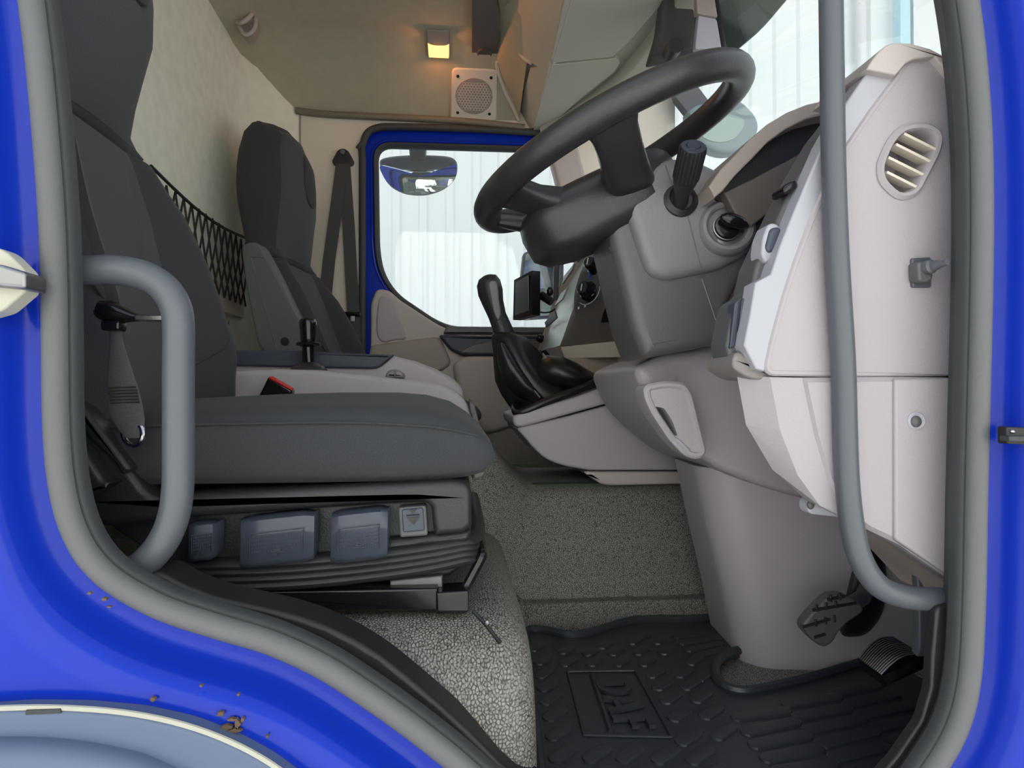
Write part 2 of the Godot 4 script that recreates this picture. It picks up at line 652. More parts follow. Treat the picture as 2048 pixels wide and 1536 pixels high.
func body_near() -> void:
	var line := spline2(flat(doorway, 0.0), 5)
	# painted skin with the stepped rebate
	var rings := []
	for q in [[0.004, -0.016], [0.03, -0.018], [0.040, -0.014], [0.048, -0.002], [0.053, 0.012], [0.060, 0.022], [0.072, 0.027], [0.09, 0.029], [0.12, 0.030], [0.15, 0.031]]:
		rings.append(ring_of(line, q[0], q[1]))
	rings.append(to_rect(rings[9], Rect2(-0.95, -1.0, 1.93, 3.05), 0.5, 0.034))
	rings.append(to_rect(rings[9], Rect2(-0.95, -1.0, 1.93, 3.05), 1.0, 0.03))
	# inner skin, so that the body side has thickness
	var back := []
	for r in [rings[11], rings[9], rings[0]]:
		var o := PackedVector3Array()
		for p in r:
			o.append(Vector3(p.x, p.y, -0.045))
		back.append(o)
	var s := Soup.new()
	loft(s, rings + back + [rings[0]], true, false, false)
	var wall := obj("wall_near", s, M.blue_paint)
	struct(wall, "glossy blue body side around the open driver's door", "body side")
	# the rubber seal: bulb and inner lip are parts
	var seal := thing("door_seal", "grey rubber seal running around the open driver's doorway", "door seal", Vector3(0.1, 0.0, 0))
	var path := []
	for p in line:
		path.append(Vector3(p.x, p.y, 0.002))
	s = Soup.new()
	tube(s, path, 0.0128, 14, true)
	obj("bulb", s, M.seal_rubber, seal)
	s = Soup.new()
	var lip := []
	for q in [[0.004, -0.006], [-0.008, -0.001], [-0.012, 0.002], [-0.016, 0.003], [-0.019, 0.0], [-0.020, -0.007], [-0.020, -0.012], [-0.012, -0.022], [-0.002, -0.04], [0.006, -0.05]]:
		lip.append(ring_of(line, q[0], q[1]))
	loft(s, lip + [lip[0]], true, false, false)
	obj("inner_lip", s, M.dark_rubber, seal)
	s = Soup.new()
	var edge := []
	for p in ring_of(line, 0.0145, -0.008):
		edge.append(p)
	tube(s, edge, 0.004, 8, true)
	obj("outer_bead", s, M.seal_rubber, seal)
	# wheel-arch guard, bottom left
	s = Soup.new()
	var arch := flat([[-420, 1500], [-250, 1452], [-100, 1428], [40, 1419], [160, 1421], [270, 1432], [370, 1454], [460, 1487], [540, 1530], [620, 1590], [700, 1680], [740, 1800], [-420, 1800]], 0.05)
	slab(s, rounded(arch, 0.012), 0.05, 0.022, 0.006)
	var guard := thing("wheel_arch_guard", "blue-grey plastic wheel arch guard below the blue body side", "wheel arch", Vector3(-0.2, -0.1, 0.06))
	obj("shell", s, M.fender_grey, guard)
	s = Soup.new()
	var lip2 := []
	for p in [[-420, 1497], [-250, 1449], [-100, 1425], [40, 1416], [160, 1418], [270, 1429], [370, 1451], [460, 1484], [540, 1527], [620, 1587]]:
		lip2.append(at(p[0], p[1] - 1, 0.047))
	tube(s, spline3(lip2, 4), 0.0028, 8)
	obj("edge_bead", s, M.cream_metal, guard, "thin pale edge bead")
	s = Soup.new()
	var bulge := flat([[-420, 1545], [-200, 1508], [0, 1497], [120, 1503], [220, 1520], [300, 1545], [420, 1620], [450, 1760], [-420, 1760]], 0.07)
	slab(s, spline2(bulge, 3), 0.07, 0.03, 0.016)
	obj("outer_flange", s, M.fender_grey, guard)
	s = Soup.new()
	block(s, at(91, 1420, 0.047), Vector3(0.032, 0.0045, 0.008), 0.001)
	obj("clip", s, M.dark_rubber, guard, "dark clip in the pale bead")
	# rust and stone chips on the paint
	var rng := RandomNumberGenerator.new()
	rng.seed = 7
	for spot in [[440, 1429, 8, 5], [452, 1456, 14, 6], [468, 1462, 16, 6], [474, 1448, 7, 11], [463, 1440, 9, 4], [484, 1440, 4, 5], [305, 1400, 5, 6], [178, 1187, 5, 3], [208, 1199, 6, 4], [217, 1214, 5, 2], [534, 1474, 3, 4], [476, 1390, 3, 3], [402, 1372, 4, 3]]:
		var outline := PackedVector2Array()
		for k in 14:
			var q := 0.55 + 0.45 * rng.randf()
			outline.append(Vector2(cos(TAU * k / 14) * spot[2] * q, sin(TAU * k / 14) * spot[3] * q) * 0.00053)
		var z := 0.0335 if spot[1] > 1300 else 0.0295
		s = Soup.new()
		extr(s, outline, Transform3D(Basis(), at(spot[0], spot[1], z)), 0.004)
		obj("rust_patch", s, M.rust, wall)
	# striker bracket at the left edge
	var st := thing("door_striker", "cream and grey steel door striker on the blue pillar", "striker", at(5, 565, 0.03))
	s = Soup.new()
	slab(s, rounded(flat([[-60, 478], [0, 497], [14, 505], [50, 541], [52, 582], [4, 622], [-60, 640]], 0.045), 0.004), 0.045, 0.02, 0.003)
	obj("plate", s, M.cream_metal, st)
	s = Soup.new()
	slab(s, rounded(flat([[-60, 530], [0, 528], [51, 545], [50, 577], [0, 572], [-60, 566]], 0.062), 0.003), 0.062, 0.03, 0.003)
	obj("bar", s, M.dull_steel, st)
	# door check slot at the right edge
	var ck := thing("door_check", "black door check arm in a slot of the blue front pillar", "door check", at(2035, 872, 0.03))
	s = Soup.new()
	slab(s, rounded(flat([[2013, 853], [2110, 858], [2110, 892], [2014, 888]], 0.036), 0.003), 0.036, 0.012, 0.002)
	obj("slot", s, M.black_rubber, ck)
	s = Soup.new()
	slab(s, rounded(flat([[2018, 872], [2110, 874], [2110, 884], [2018, 883]], 0.042), 0.002), 0.042, 0.012, 0.001)
	obj("arm", s, M.dark_rubber, ck)
	s = Soup.new()
	ball(s, at(2024, 863, 0.036), Vector3(0.003, 0.0025, 0.003), 10)
	obj("rivet", s, M.steel, ck)

# ================================================================ the cab's inside faces
const ROOF := 1.868
const REAR := -0.83
var cove_p := Vector3(0, 1.735, -2.0)
var cove_n := Vector3(0, -0.80, 0.60)

var far_doorway := [[720, 620], [720, 320], [722, 286], [732, 264], [752, 253], [790, 250], [940, 254], [1060, 261], [1120, 268], [1140, 300], [1165, 420], [1190, 560], [1215, 720], [1215, 960], [1180, 1040], [1080, 1060], [860, 1060], [740, 1040], [722, 980], [720, 820]]
func far_line() -> PackedVector2Array:
	return spline2(flat(far_doorway, -2.0), 4)

func shell() -> void:
	var s := Soup.new()
	# rear wall and its rounded far corner, one felt lining
	var plan := []
	for q in [[REAR, -0.05], [REAR, -0.6], [REAR, -1.2], [REAR, -1.70], [REAR + 0.008, -1.77], [REAR + 0.03, -1.83], [REAR + 0.07, -1.89], [REAR + 0.12, -1.95], [-0.665, -1.995], [-0.64, -2.005]]:
		plan.append(Vector2(q[0], q[1]))
	for q in [[-0.64, -2.07], [-0.95, -2.07], [-0.95, -0.05]]:
		plan.append(Vector2(q[0], q[1]))
	var t := Transform3D(Basis(Vector3(1, 0, 0), Vector3(0, 0, 1), Vector3(0, -1, 0)), Vector3(0, -0.3, 0))
	extr(s, PackedVector2Array(plan), t, 2.28)
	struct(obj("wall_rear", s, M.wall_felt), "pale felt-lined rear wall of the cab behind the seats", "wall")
	# headliner: flat middle, a step, the cove falling to the far door
	s = Soup.new()
	var sec := [[-0.03, 1.76], [-0.06, 1.83], [-0.14, ROOF + 0.03], [-0.3, ROOF + 0.05], [-1.0, ROOF + 0.055], [-1.5, ROOF + 0.05], [-1.66, ROOF + 0.045], [-1.72, ROOF + 0.035], [-1.76, ROOF + 0.015], [-1.80, ROOF + 0.0], [-1.85, 1.84], [-1.90, 1.808], [-1.96, 1.763], [-2.0, 1.735], [-2.01, 1.725]]
	var rows := []
	for x in [REAR - 0.02, REAR + 0.02, REAR + 0.06, REAR + 0.12, REAR + 0.2, -0.4, 0.0, 0.16, 0.36]:
		var row := PackedVector3Array()
		var drop: float = 0.055 * pow(clampf((REAR + 0.2 - x) / 0.2, 0, 1), 1.6)
		for q in sec:
			var flatness: float = clampf((q[1] - 1.84) / 0.06, 0, 1)
			row.append(Vector3(minf(x, lerpf(0.165, 0.275, smoothstep(-1.78, -2.0, q[0]))) if q[0] < -1.0 else x, q[1] - drop * flatness, q[0]))
		rows.append(row)
	var up := []
	for row in rows:
		var closed := PackedVector3Array(row)
		closed.append(Vector3(row[-1].x, 2.0, -2.01))
		closed.append(Vector3(row[0].x, 2.0, -0.03))
		up.append(closed)
	loft(s, up, true, true, true)
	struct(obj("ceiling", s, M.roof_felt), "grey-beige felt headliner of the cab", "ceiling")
	# far body side with the passenger doorway
	var line := far_line()
	var far := []
	far.append(ring_of(line, -0.004, -2.035))
	far.append(ring_of(line, -0.004, -2.005))
	far.append(ring_of(line, 0.004, -2.0))
	far.append(to_rect(ring_of(line, 0.03, 0), Rect2(-0.9, -1.0, 1.88, 3.0), 1.0, -1.998))
	var outer := to_rect(ring_of(line, 0.03, 0), Rect2(-0.9, -1.0, 1.88, 3.0), 1.0, -2.10)
	s = Soup.new()
	loft(s, far, true, false, false)
	var wf := obj("wall_far", s, M.pillar_beige)
	struct(wf, "beige trim around the passenger doorway", "wall")
	s = Soup.new()
	loft(s, [far[3], outer, ring_of(line, -0.004, -2.10), far[0]], true, false, false)
	obj("outer_skin", s, M.blue_paint, wf, "blue painted outer skin")
	# moulding under the cove and the dark seal of the passenger doorway
	s = Soup.new()
	tube(s, spline3([Vector3(-0.67, 1.733, -1.985), Vector3(-0.5, 1.722, -1.985), Vector3(0.0, 1.718, -1.985), Vector3(0.3, 1.70, -1.985)], 6), 0.014, 10)
	var tr := obj("trim_1", s, M.moulding)
	struct(tr, "rounded moulding under the roof cove above the passenger door", "moulding")
	s = Soup.new()
	var path := []
	for p in ring_of(line, -0.012, -1.99):
		path.append(p)
	tube(s, path, 0.0155, 10, true)
	tag(obj("door_seal", s, M.dark_rubber), "dark rubber seal around the passenger doorway", "door seal")
	# upright seam between the corner lining and the pillar trim
	s = Soup.new()
	tube(s, [Vector3(-0.655, 0.3, -1.997), Vector3(-0.655, 1.73, -1.997)], 0.004, 6)
	struct(obj("trim_2", s, M.taupe), "thin upright seam beside the passenger door pillar", "moulding")
	s = Soup.new()
	block(s, Vector3(-0.1, 2.03, -1.02), Vector3(1.62, 0.05, 2.05), 0.02)
	struct(obj("roof", s, M.blue_paint), "blue roof panel of the cab", "roof")
	roof_fittings()
	overhead_shelf()
	front()

func roof_fittings() -> void:
	# lamp
	var c := at_y(877, 82, ROOF + 0.034)
	var ln := Vector3(0, -0.92, 0.38).normalized()
	var lamp := thing("dome_lamp", "small lit amber dome lamp on the headliner", "lamp", c)
	var b := facing(ln, Vector3(0, 0, 1))
	var s := Soup.new()
	extr(s, rect(0.088, 0.128, 0.008), Transform3D(b, c + ln * 0.012), 0.06, 0.004)
	obj("base", s, M.taupe, lamp)
	s = Soup.new()
	var lens := PackedVector2Array()
	for k in 9:
		var a := PI * k / 8
		lens.append(Vector2(cos(a) * 0.040, 0.004 - sin(a) * 0.014))
	lens.append(Vector2(-0.038, -0.058))
	lens.append(Vector2(0.038, -0.058))
	extr(s, lens, Transform3D(b, c + ln * 0.022), 0.014, 0.004)
	obj("lens", s, M.lamp_lens, lamp, "glowing amber lens")
	s = Soup.new()
	var hood := PackedVector2Array()
	for k in 9:
		var a := PI * k / 8
		hood.append(Vector2(cos(a) * 0.042, 0.008 - sin(a) * 0.014))
	hood.append(Vector2(-0.042, 0.060))
	hood.append(Vector2(0.042, 0.060))
	extr(s, hood, Transform3D(b, c + ln * 0.022), 0.014, 0.003)
	obj("switch", s, M.taupe, lamp)
	var light := OmniLight3D.new()
	light.name = "lamp_light"
	light.light_size = 0.012
	light.omni_range = 6.0
	light.omni_attenuation = 2.0
	light.light_color = Color(1.0, 0.62, 0.30)
	light.light_energy = 0.03
	light.shadow_enabled = true
	light.position = ln * 0.016 + b * Vector3(0, -0.032, 0)
	lamp.add_child(light)
	# speaker in the cove
	var sp0 := on(948, 190, cove_p + cove_n * 0.004, cove_n)
	var fb := facing(cove_n, Vector3(0, 1, 0))
	var sp := thing("speaker", "square beige loudspeaker with round honeycomb grille in the roof cove", "speaker", sp0)
	s = Soup.new()
	extr(s, rounded(PackedVector2Array([Vector2(-0.10, -0.115), Vector2(0.10, -0.115), Vector2(0.092, 0.115), Vector2(-0.092, 0.115)]), 0.022), Transform3D(fb, sp0 + cove_n * 0.012), 0.04, 0.007)
	obj("frame", s, M.pillar_beige, sp)
	s = Soup.new()
	extr(s, disc(0.078, 30), Transform3D(fb, sp0 + cove_n * 0.0135), 0.01, 0.001)
	obj("cone_cover", s, M.taupe, sp)
	s = Soup.new()
	var hex := 0.0125
	for j in range(-5, 6):
		for i in range(-6, 7):
			var q := Vector2((i + (0.5 if j % 2 else 0.0)) * hex, j * hex * 0.866)
			if q.length() > 0.07:
				continue
			var o := PackedVector3Array()
			var inn := PackedVector3Array()
			for k in 6:
				var d := Vector2.from_angle(PI / 6 + k * PI / 3)
				o.append(sp0 + cove_n * 0.0165 + fb * Vector3(q.x + d.x * hex * 0.58, q.y + d.y * hex * 0.58, 0))
				inn.append(sp0 + cove_n * 0.0165 + fb * Vector3(q.x + d.x * hex * 0.44, q.y + d.y * hex * 0.44, 0))
			for k in 6:
				quad(s, o[k], o[(k + 1) % 6], inn[(k + 1) % 6], inn[k])
	obj("grille", s, M.pillar_beige, sp)
	for q in [[-0.068, 0.082], [0.068, 0.082], [-0.068, -0.074], [0.068, -0.074]]:
		s = Soup.new()
		extr(s, disc(0.0065, 10), Transform3D(fb, sp0 + cove_n * 0.0145 + fb * Vector3(q[0], q[1], 0)), 0.006, 0.001)
		obj("screw", s, M.black_plastic, sp)
	# coat hook on the rear corner
	var h0 := at(492, 42, -1.62)
	var hook := thing("coat_hook", "beige loop coat hook at the rear edge of the headliner", "hook", h0)
	s = Soup.new()
	var plate := []
	for p in [[478, -20], [513, -10], [516, 40], [508, 72], [490, 76], [476, 44]]:
		plate.append([p[0], p[1]])
	slab(s, spline2(flat(plate, -1.63), 3), -1.63, 0.03, 0.006)
	obj("back_plate", s, M.taupe, hook)
	s = Soup.new()
	tube(s, spline3(pts([[474, 44, -1.61], [484, 45, -1.585], [497, 36, -1.58], [507, 22, -1.60]]), 6), 0.008, 10)
	tube(s, spline3(pts([[478, 52, -1.61], [488, 68, -1.59], [502, 66, -1.585], [511, 50, -1.59], [510, 32, -1.61]]), 6), 0.007, 10)
	obj("loop", s, M.beige, hook)

func overhead_shelf() -> void:
	var e := Vector3(0.335, 1.685, -1.95)          # the lower rear edge runs along z
	var n := Vector3(-0.86, -0.5, 0).normalized()   # the way the front panel faces
	var shelf := thing("overhead_shelf", "grey-beige overhead shelf with scalloped openings above the windscreen", "shelf", Vector3(0.45, 1.68, -1.0))
	var fb := Basis(Vector3(0, 0, 1), n.cross(Vector3(0, 0, 1)), n)
	if fb.y.y < 0:
		fb = Basis(Vector3(0, 0, -1), -fb.y, n)
	var inv := Transform3D(fb, e).affine_inverse()
	var out := PackedVector2Array()
	for p in [[1040, 268], [1036, 240], [1046, 190], [1060, 136], [1075, 134], [1050, 117], [1030, 90], [1010, 52], [985, -4], [970, -60]]:
		var w := inv * on(p[0], p[1], e, n)
		out.append(Vector2(w.x, w.y))
	var zs: float = fb.x.z
	for q in [[0.95, 0.19], [1.0, 0.06], [1.1, 0.04], [1.6, 0.05], [1.9, 0.16], [1.9, 0.0], [0.0, 0.0]]:
		out.append(Vector2(q[0] * zs, q[1]))
	var s := Soup.new()
	extr(s, out, Transform3D(fb, e), 0.016, 0.003)
	obj("front_panel", s, M.shelf_grey, shelf)
	# bottom boards: two flaps with a seam and a finger notch
	var bn := Vector3(-0.03, -1, 0).normalized()
	var b0 := e + Vector3(0.012, 0.002, 0)
	for f in [[[1137, -40], [1102, 118], [1110, 126], [1226, 118], [1237, 108], [1262, 84], [1345, -10], [1365, -40]], [[1098, 128], [1112, 130], [1232, 121], [1240, 130], [1230, 148], [1166, 196], [1090, 262], [1066, 262]]]:
		var poly := PackedVector2Array()
		var bb := Basis(Vector3(1, 0, 0), bn.cross(Vector3(1, 0, 0)), bn).orthonormalized()
		var iv := Transform3D(bb, b0).affine_inverse()
		for p in f:
			var w := iv * on(p[0], p[1], b0, bn)
			poly.append(Vector2(w.x, w.y))
		s = Soup.new()
		extr(s, rounded(poly, 0.006), Transform3D(bb, b0), 0.02, 0.003)
		obj("bottom_flap", s, M.shelf_grey, shelf)
	s = Soup.new()
	block(s, Vector3(0.55, 1.725, -0.55), Vector3(0.42, 0.02, 1.0), 0.005)
	obj("bottom_flap", s, M.shelf_grey, shelf)
	# body of the shelf above the flaps, dark inside
	s = Soup.new()
	var prof := PackedVector2Array([Vector2(0.352, 1.70), Vector2(0.70, 1.712), Vector2(0.66, 1.80), Vector2(0.60, 1.93), Vector2(0.56, 1.93), Vector2(0.62, 1.73), Vector2(0.352, 1.72)])
	slab(s, prof, -0.05, 1.91)
	obj("back_board", s, M.shelf_grey, shelf)
	for z in [-0.06, -1.02, -1.93]:
		s = Soup.new()
		slab(s, PackedVector2Array([Vector2(0.345, 1.70), Vector2(0.60, 1.72), Vector2(0.56, 1.93), Vector2(0.26, 1.93)]), z, 0.018)
		obj("divider", s, M.shelf_grey, shelf)
	# lips along the scallops
	s = Soup.new()
	var lip := []
	for p in [[1062, 126], [1045, 113], [1026, 84], [1006, 46], [986, 0], [970, -50]]:
		lip.append(on(p[0], p[1], e + n * 0.001, n))
	tube(s, spline3(lip, 5), 0.007, 8)
	obj("lip", s, M.pillar_beige, shelf)
	s = Soup.new()
	tube(s, spline3([Vector3(0.165, 1.875, -1.78), Vector3(0.170, 1.862, -1.81), Vector3(0.185, 1.838, -1.855), Vector3(0.208, 1.808, -1.90), Vector3(0.252, 1.763, -1.96), Vector3(0.275, 1.733, -1.99)], 5), 0.008, 8)
	obj("lip", s, M.pillar_beige, shelf)
	# end panel of the headliner beside the shelf, with its round cap
	var pn := thing("roof_end_panel", "dark taupe roof panel with an oval cap beside the shelf", "panel", Vector3(0.2, 1.9, -1.6))
	s = Soup.new()
	var poly2 := PackedVector2Array()
	for p in [[944, -60], [944, 108], [952, 117], [993, 134], [1000, 40], [985, -60]]:
		var w := at_y(p[0], p[1], ROOF + 0.02)
		poly2.append(Vector2(w.x, -w.z))
	var tb := Transform3D(Basis(Vector3(1, 0, 0), Vector3(0, 0, -1), Vector3(0, -1, 0) * -1.0), Vector3(0, ROOF + 0.02, 0))
	extr(s, rounded(poly2, 0.012), tb, -0.03, 0.0)
	obj("panel", s, M.brown_grey, pn)
	s = Soup.new()
	var cc := at_y(969, 107, ROOF + 0.018)
	lathe(s, [[0.03, 0.01], [0.03, -0.002], [0.026, -0.004], [0.024, -0.001], [0.001, -0.001]], Transform3D(Basis.from_scale(Vector3(1.0, 1, 1.2)), cc), 20)
	obj("cap", s, M.brown_grey, pn)

func front() -> void:
	# windscreen, bowed in plan and raked
	var s := Soup.new()
	var rows := []
	for i in 9:
		var v := float(i) / 8
		var row := PackedVector3Array()
		for k in 15:
			var z := -0.04 - 1.92 * k / 14.0
			var w := (z + 1.0) / 0.96
			var x := lerpf(1.0, 0.70, v) - 0.16 * w * w * w * w - 0.05 * w * w
			row.append(Vector3(x, lerpf(0.62, 1.78, v), z))
		rows.append(row)
	var g := Soup.new()
	for i in 8:
		for k in 14:
			quad(g, rows[i][k], rows[i + 1][k], rows[i + 1][k + 1], rows[i][k + 1])
	var win := thing("window_1", "raked curved windscreen above the dashboard", "window", Vector3(1.0, 0.62, -1.0))
	win.set_meta("kind", "structure")
	obj("glass", g, M.pane, win, "clear windscreen glass")
	# black border along its top and the header trim behind
	s = Soup.new()
	var band := []
	for k in 15:
		band.append(rows[8][k] + Vector3(-0.012, -0.05, 0))
	sweep(s, band, rect(0.02, 0.09, 0.004), Vector3(1, 0.3, 0))
	obj("top_border", s, M.gloss_black, win, "black top border")
	s = Soup.new()
	var head := []
	for k in 15:
		var z := -0.04 - 1.92 * k / 14.0
		var w := (z + 1.0) / 0.95
		head.append(Vector3(0.665 - 0.27 * pow(abs(w), 2.6), 1.712, z))
	sweep(s, head, rounded(PackedVector2Array([Vector2(-0.03, -0.02), Vector2(0.05, -0.012), Vector2(0.05, 0.05), Vector2(-0.03, 0.05)]), 0.01), Vector3(1, 0, 0))
	struct(obj("trim_3", s, M.shelf_grey), "grey-beige header rail above the windscreen", "trim")
	# pillar trim at the far front corner and the outside sun shield
	s = Soup.new()
	sweep(s, spline3([Vector3(0.36, 1.74, -1.965), Vector3(0.46, 1.35, -1.965), Vector3(0.56, 0.95, -1.965), Vector3(0.62, 0.6, -1.965)], 5), rounded(PackedVector2Array([Vector2(0, -0.04), Vector2(0.13, -0.04), Vector2(0.13, 0.03), Vector2(0, 0.03)]), 0.02), Vector3(1, 0.2, 0))
	struct(obj("trim_4", s, M.beige), "beige trim of the far windscreen pillar", "trim")
	var sv := thing("sun_shield", "smoked green outside sun shield above the windscreen", "sun shield", Vector3(1.0, 1.75, -1.0))
	s = Soup.new()
	var a := []
	var b := []
	for p in [[1800, -330], [1700, -150], [1572, 0], [1492, 85], [1350, 190], [1262, 226], [1200, 246]]:
		a.append(at_y(p[0], p[1], 1.625))
	a = spline3(a, 5)
	for p in a:
		b.append(p + Vector3(-0.10, 0.38, 0))
	var ring_rows := []
	for i in a.size():
		var up: Vector3 = (b[i] - a[i]).normalized()
		var nn := Vector3(up.y, -up.x, 0).normalized() * 0.003
		ring_rows.append(PackedVector3Array([a[i] + nn, b[i] + nn, b[i] - nn, a[i] - nn]))
	loft(s, ring_rows)
	obj("shield", s, M.smoked, sv)
	# roller blind and its bracket behind the windscreen header
	var rb := thing("roller_blind", "dark rolled sun blind hanging at the windscreen header", "sun blind", at(1355, 60, -1.0))
	s = Soup.new()
	slab(s, rounded(flat([[1330, -30], [1382, -30], [1392, 40], [1386, 100], [1300, 118], [1318, 60]], -1.05), 0.012), -1.05, 0.05, 0.01)
	obj("blind", s, M.blind_grey, rb)
	s = Soup.new()
	lathe(s, [[0.001, 0.0], [0.022, 0.0], [0.022, 0.05], [0.001, 0.05]], Transform3D(along(Vector3(0, 0, -1)), at(1352, 90, -0.98)), 16)
	obj("roller_end", s, M.black_plastic, rb)
	s = Soup.new()
	slab(s, rounded(flat([[1398, 24], [1434, 38], [1444, 98], [1390, 98]], -0.95), 0.008), -0.95, 0.02, 0.003)
	obj("bracket", s, M.silver_lilac, rb, "pale lilac end bracket")
	s = Soup.new()
	slab(s, rounded(flat([[1392, -40], [1424, -40], [1436, 34], [1394, 26]], -0.94), 0.006), -0.94, 0.02, 0.003)
	obj("bracket_foot", s, M.taupe, rb)
	s = Soup.new()
	tube(s, pts([[1424, -60, -0.96], [1438, 30, -0.96], [1450, 110, -0.96]]), 0.006, 8)
	obj("cord", s, M.black_plastic, rb)
	# lower front of the cab
	s = Soup.new()
	block(s, Vector3(1.0, 0.0, -1.02), Vector3(0.06, 1.3, 2.0), 0.01)
	struct(obj("wall_front", s, M.blue_paint), "blue front panel of the cab below the windscreen", "wall")

# ================================================================ passenger door
func passenger_door() -> void:
	var door := thing("door_1", "blue passenger door with tinted window and lilac-grey inner trim", "door", Vector3(0.1, -0.05, -2.03))
	door.set_meta("kind", "structure")
	var outer := inset(far_line(), 0.012)
	var pane := rounded(flat([[757, 296], [1108, 306], [1150, 500], [1172, 656], [905, 653], [872, 640], [795, 588], [768, 545], [760, 500]], -2.03), [0.06, 0.04, 0.0, 0.03, 0.06, 0.05, 0.08, 0.06, 0.05], 6)
	var s := Soup.new()
	ring_plate(s, outer, inset(pane, -0.02), -2.02, 0.05)
	obj("leaf", s, M.blue_paint, door)
	# raised rib of the frame, and the rubber round the glass
	s = Soup.new()
	var rib := []
	for p in inset(pane, -0.030):
		rib.append(Vector3(p.x, p.y, -2.018))
	tube(s, rib, 0.006, 8, true)
	obj("frame_rib", s, M.blue_paint, door)
	s = Soup.new()
	var g := []
	for q in [[-0.022, -2.014], [-0.017, -2.006], [-0.008, -2.01], [0.0, -2.022], [0.0, -2.04], [-0.022, -2.04]]:
		var r := PackedVector3Array()
		for p in inset(pane, q[0]):
			r.append(Vector3(p.x, p.y, q[1]))
		g.append(r)
	loft(s, g + [g[0]], true, false, false)
	obj("window_rubber", s, M.dark_rubber, door)
	s = Soup.new()
	slab(s, inset(pane, -0.006), -2.03, 0.005)
	obj("window_pane", s, M.pane, door, "tinted window glass")
	# inner trim
	s = Soup.new()
	slab(s, rounded(flat([[741, 606], [752, 576], [778, 580], [800, 600], [872, 647], [905, 662], [1260, 664], [1260, 1010], [738, 1010]], -1.985), [0.02, 0.04, 0.02, 0.02, 0.03, 0.02, 0.0, 0.0, 0.0]), -1.985, 0.035, 0.014)
	obj("inner_trim", s, M.beige, door)
	s = Soup.new()
	slab(s, spline2(flat([[757, 600], [770, 592], [788, 604], [800, 640], [812, 676], [790, 680], [764, 684], [752, 660]], -1.978), 3), -1.978, 0.02, 0.008)
	obj("trim_swell", s, M.lilac, door)
	s = Soup.new()
	slab(s, rounded(flat([[738, 690], [880, 672], [905, 728], [880, 745], [738, 745]], -1.972), 0.03), -1.972, 0.03, 0.014)
	obj("trim_ledge", s, M.taupe, door)
	s = Soup.new()
	slab(s, rounded(flat([[893, 653], [1262, 655], [1262, 669], [886, 668]], -1.965), 0.008), -1.965, 0.04, 0.008)
	obj("sill_rail", s, M.column_dark, door)
	s = Soup.new()
	slab(s, rounded(flat([[876, 669], [960, 672], [1262, 670], [1262, 712], [925, 712], [900, 700]], -1.955), 0.018), -1.955, 0.05, 0.012)
	obj("armrest", s, M.strip_navy, door, "dark armrest strip")
	s = Soup.new()
	slab(s, spline2(flat([[922, 706], [945, 690], [985, 682], [1040, 682], [1100, 684], [1100, 706], [1000, 708]], -1.945), 3), -1.945, 0.02, 0.006)
	obj("pull_cup", s, M.column_dark, door)
	s = Soup.new()
	slab(s, rounded(flat([[905, 728], [928, 712], [1262, 714], [1262, 900], [1060, 840], [1010, 858], [975, 869], [945, 858], [925, 830]], -1.93), [0.02, 0.03, 0, 0, 0.05, 0.05, 0.06, 0.05, 0.05]), -1.93, 0.06, 0.02)
	obj("pocket", s, M.beige, door)
	s = Soup.new()
	slab(s, flat([[940, 850], [1262, 850], [1262, 1000], [940, 1000]], -1.96), -1.96, 0.03)
	obj("lower_trim", s, M.taupe, door)

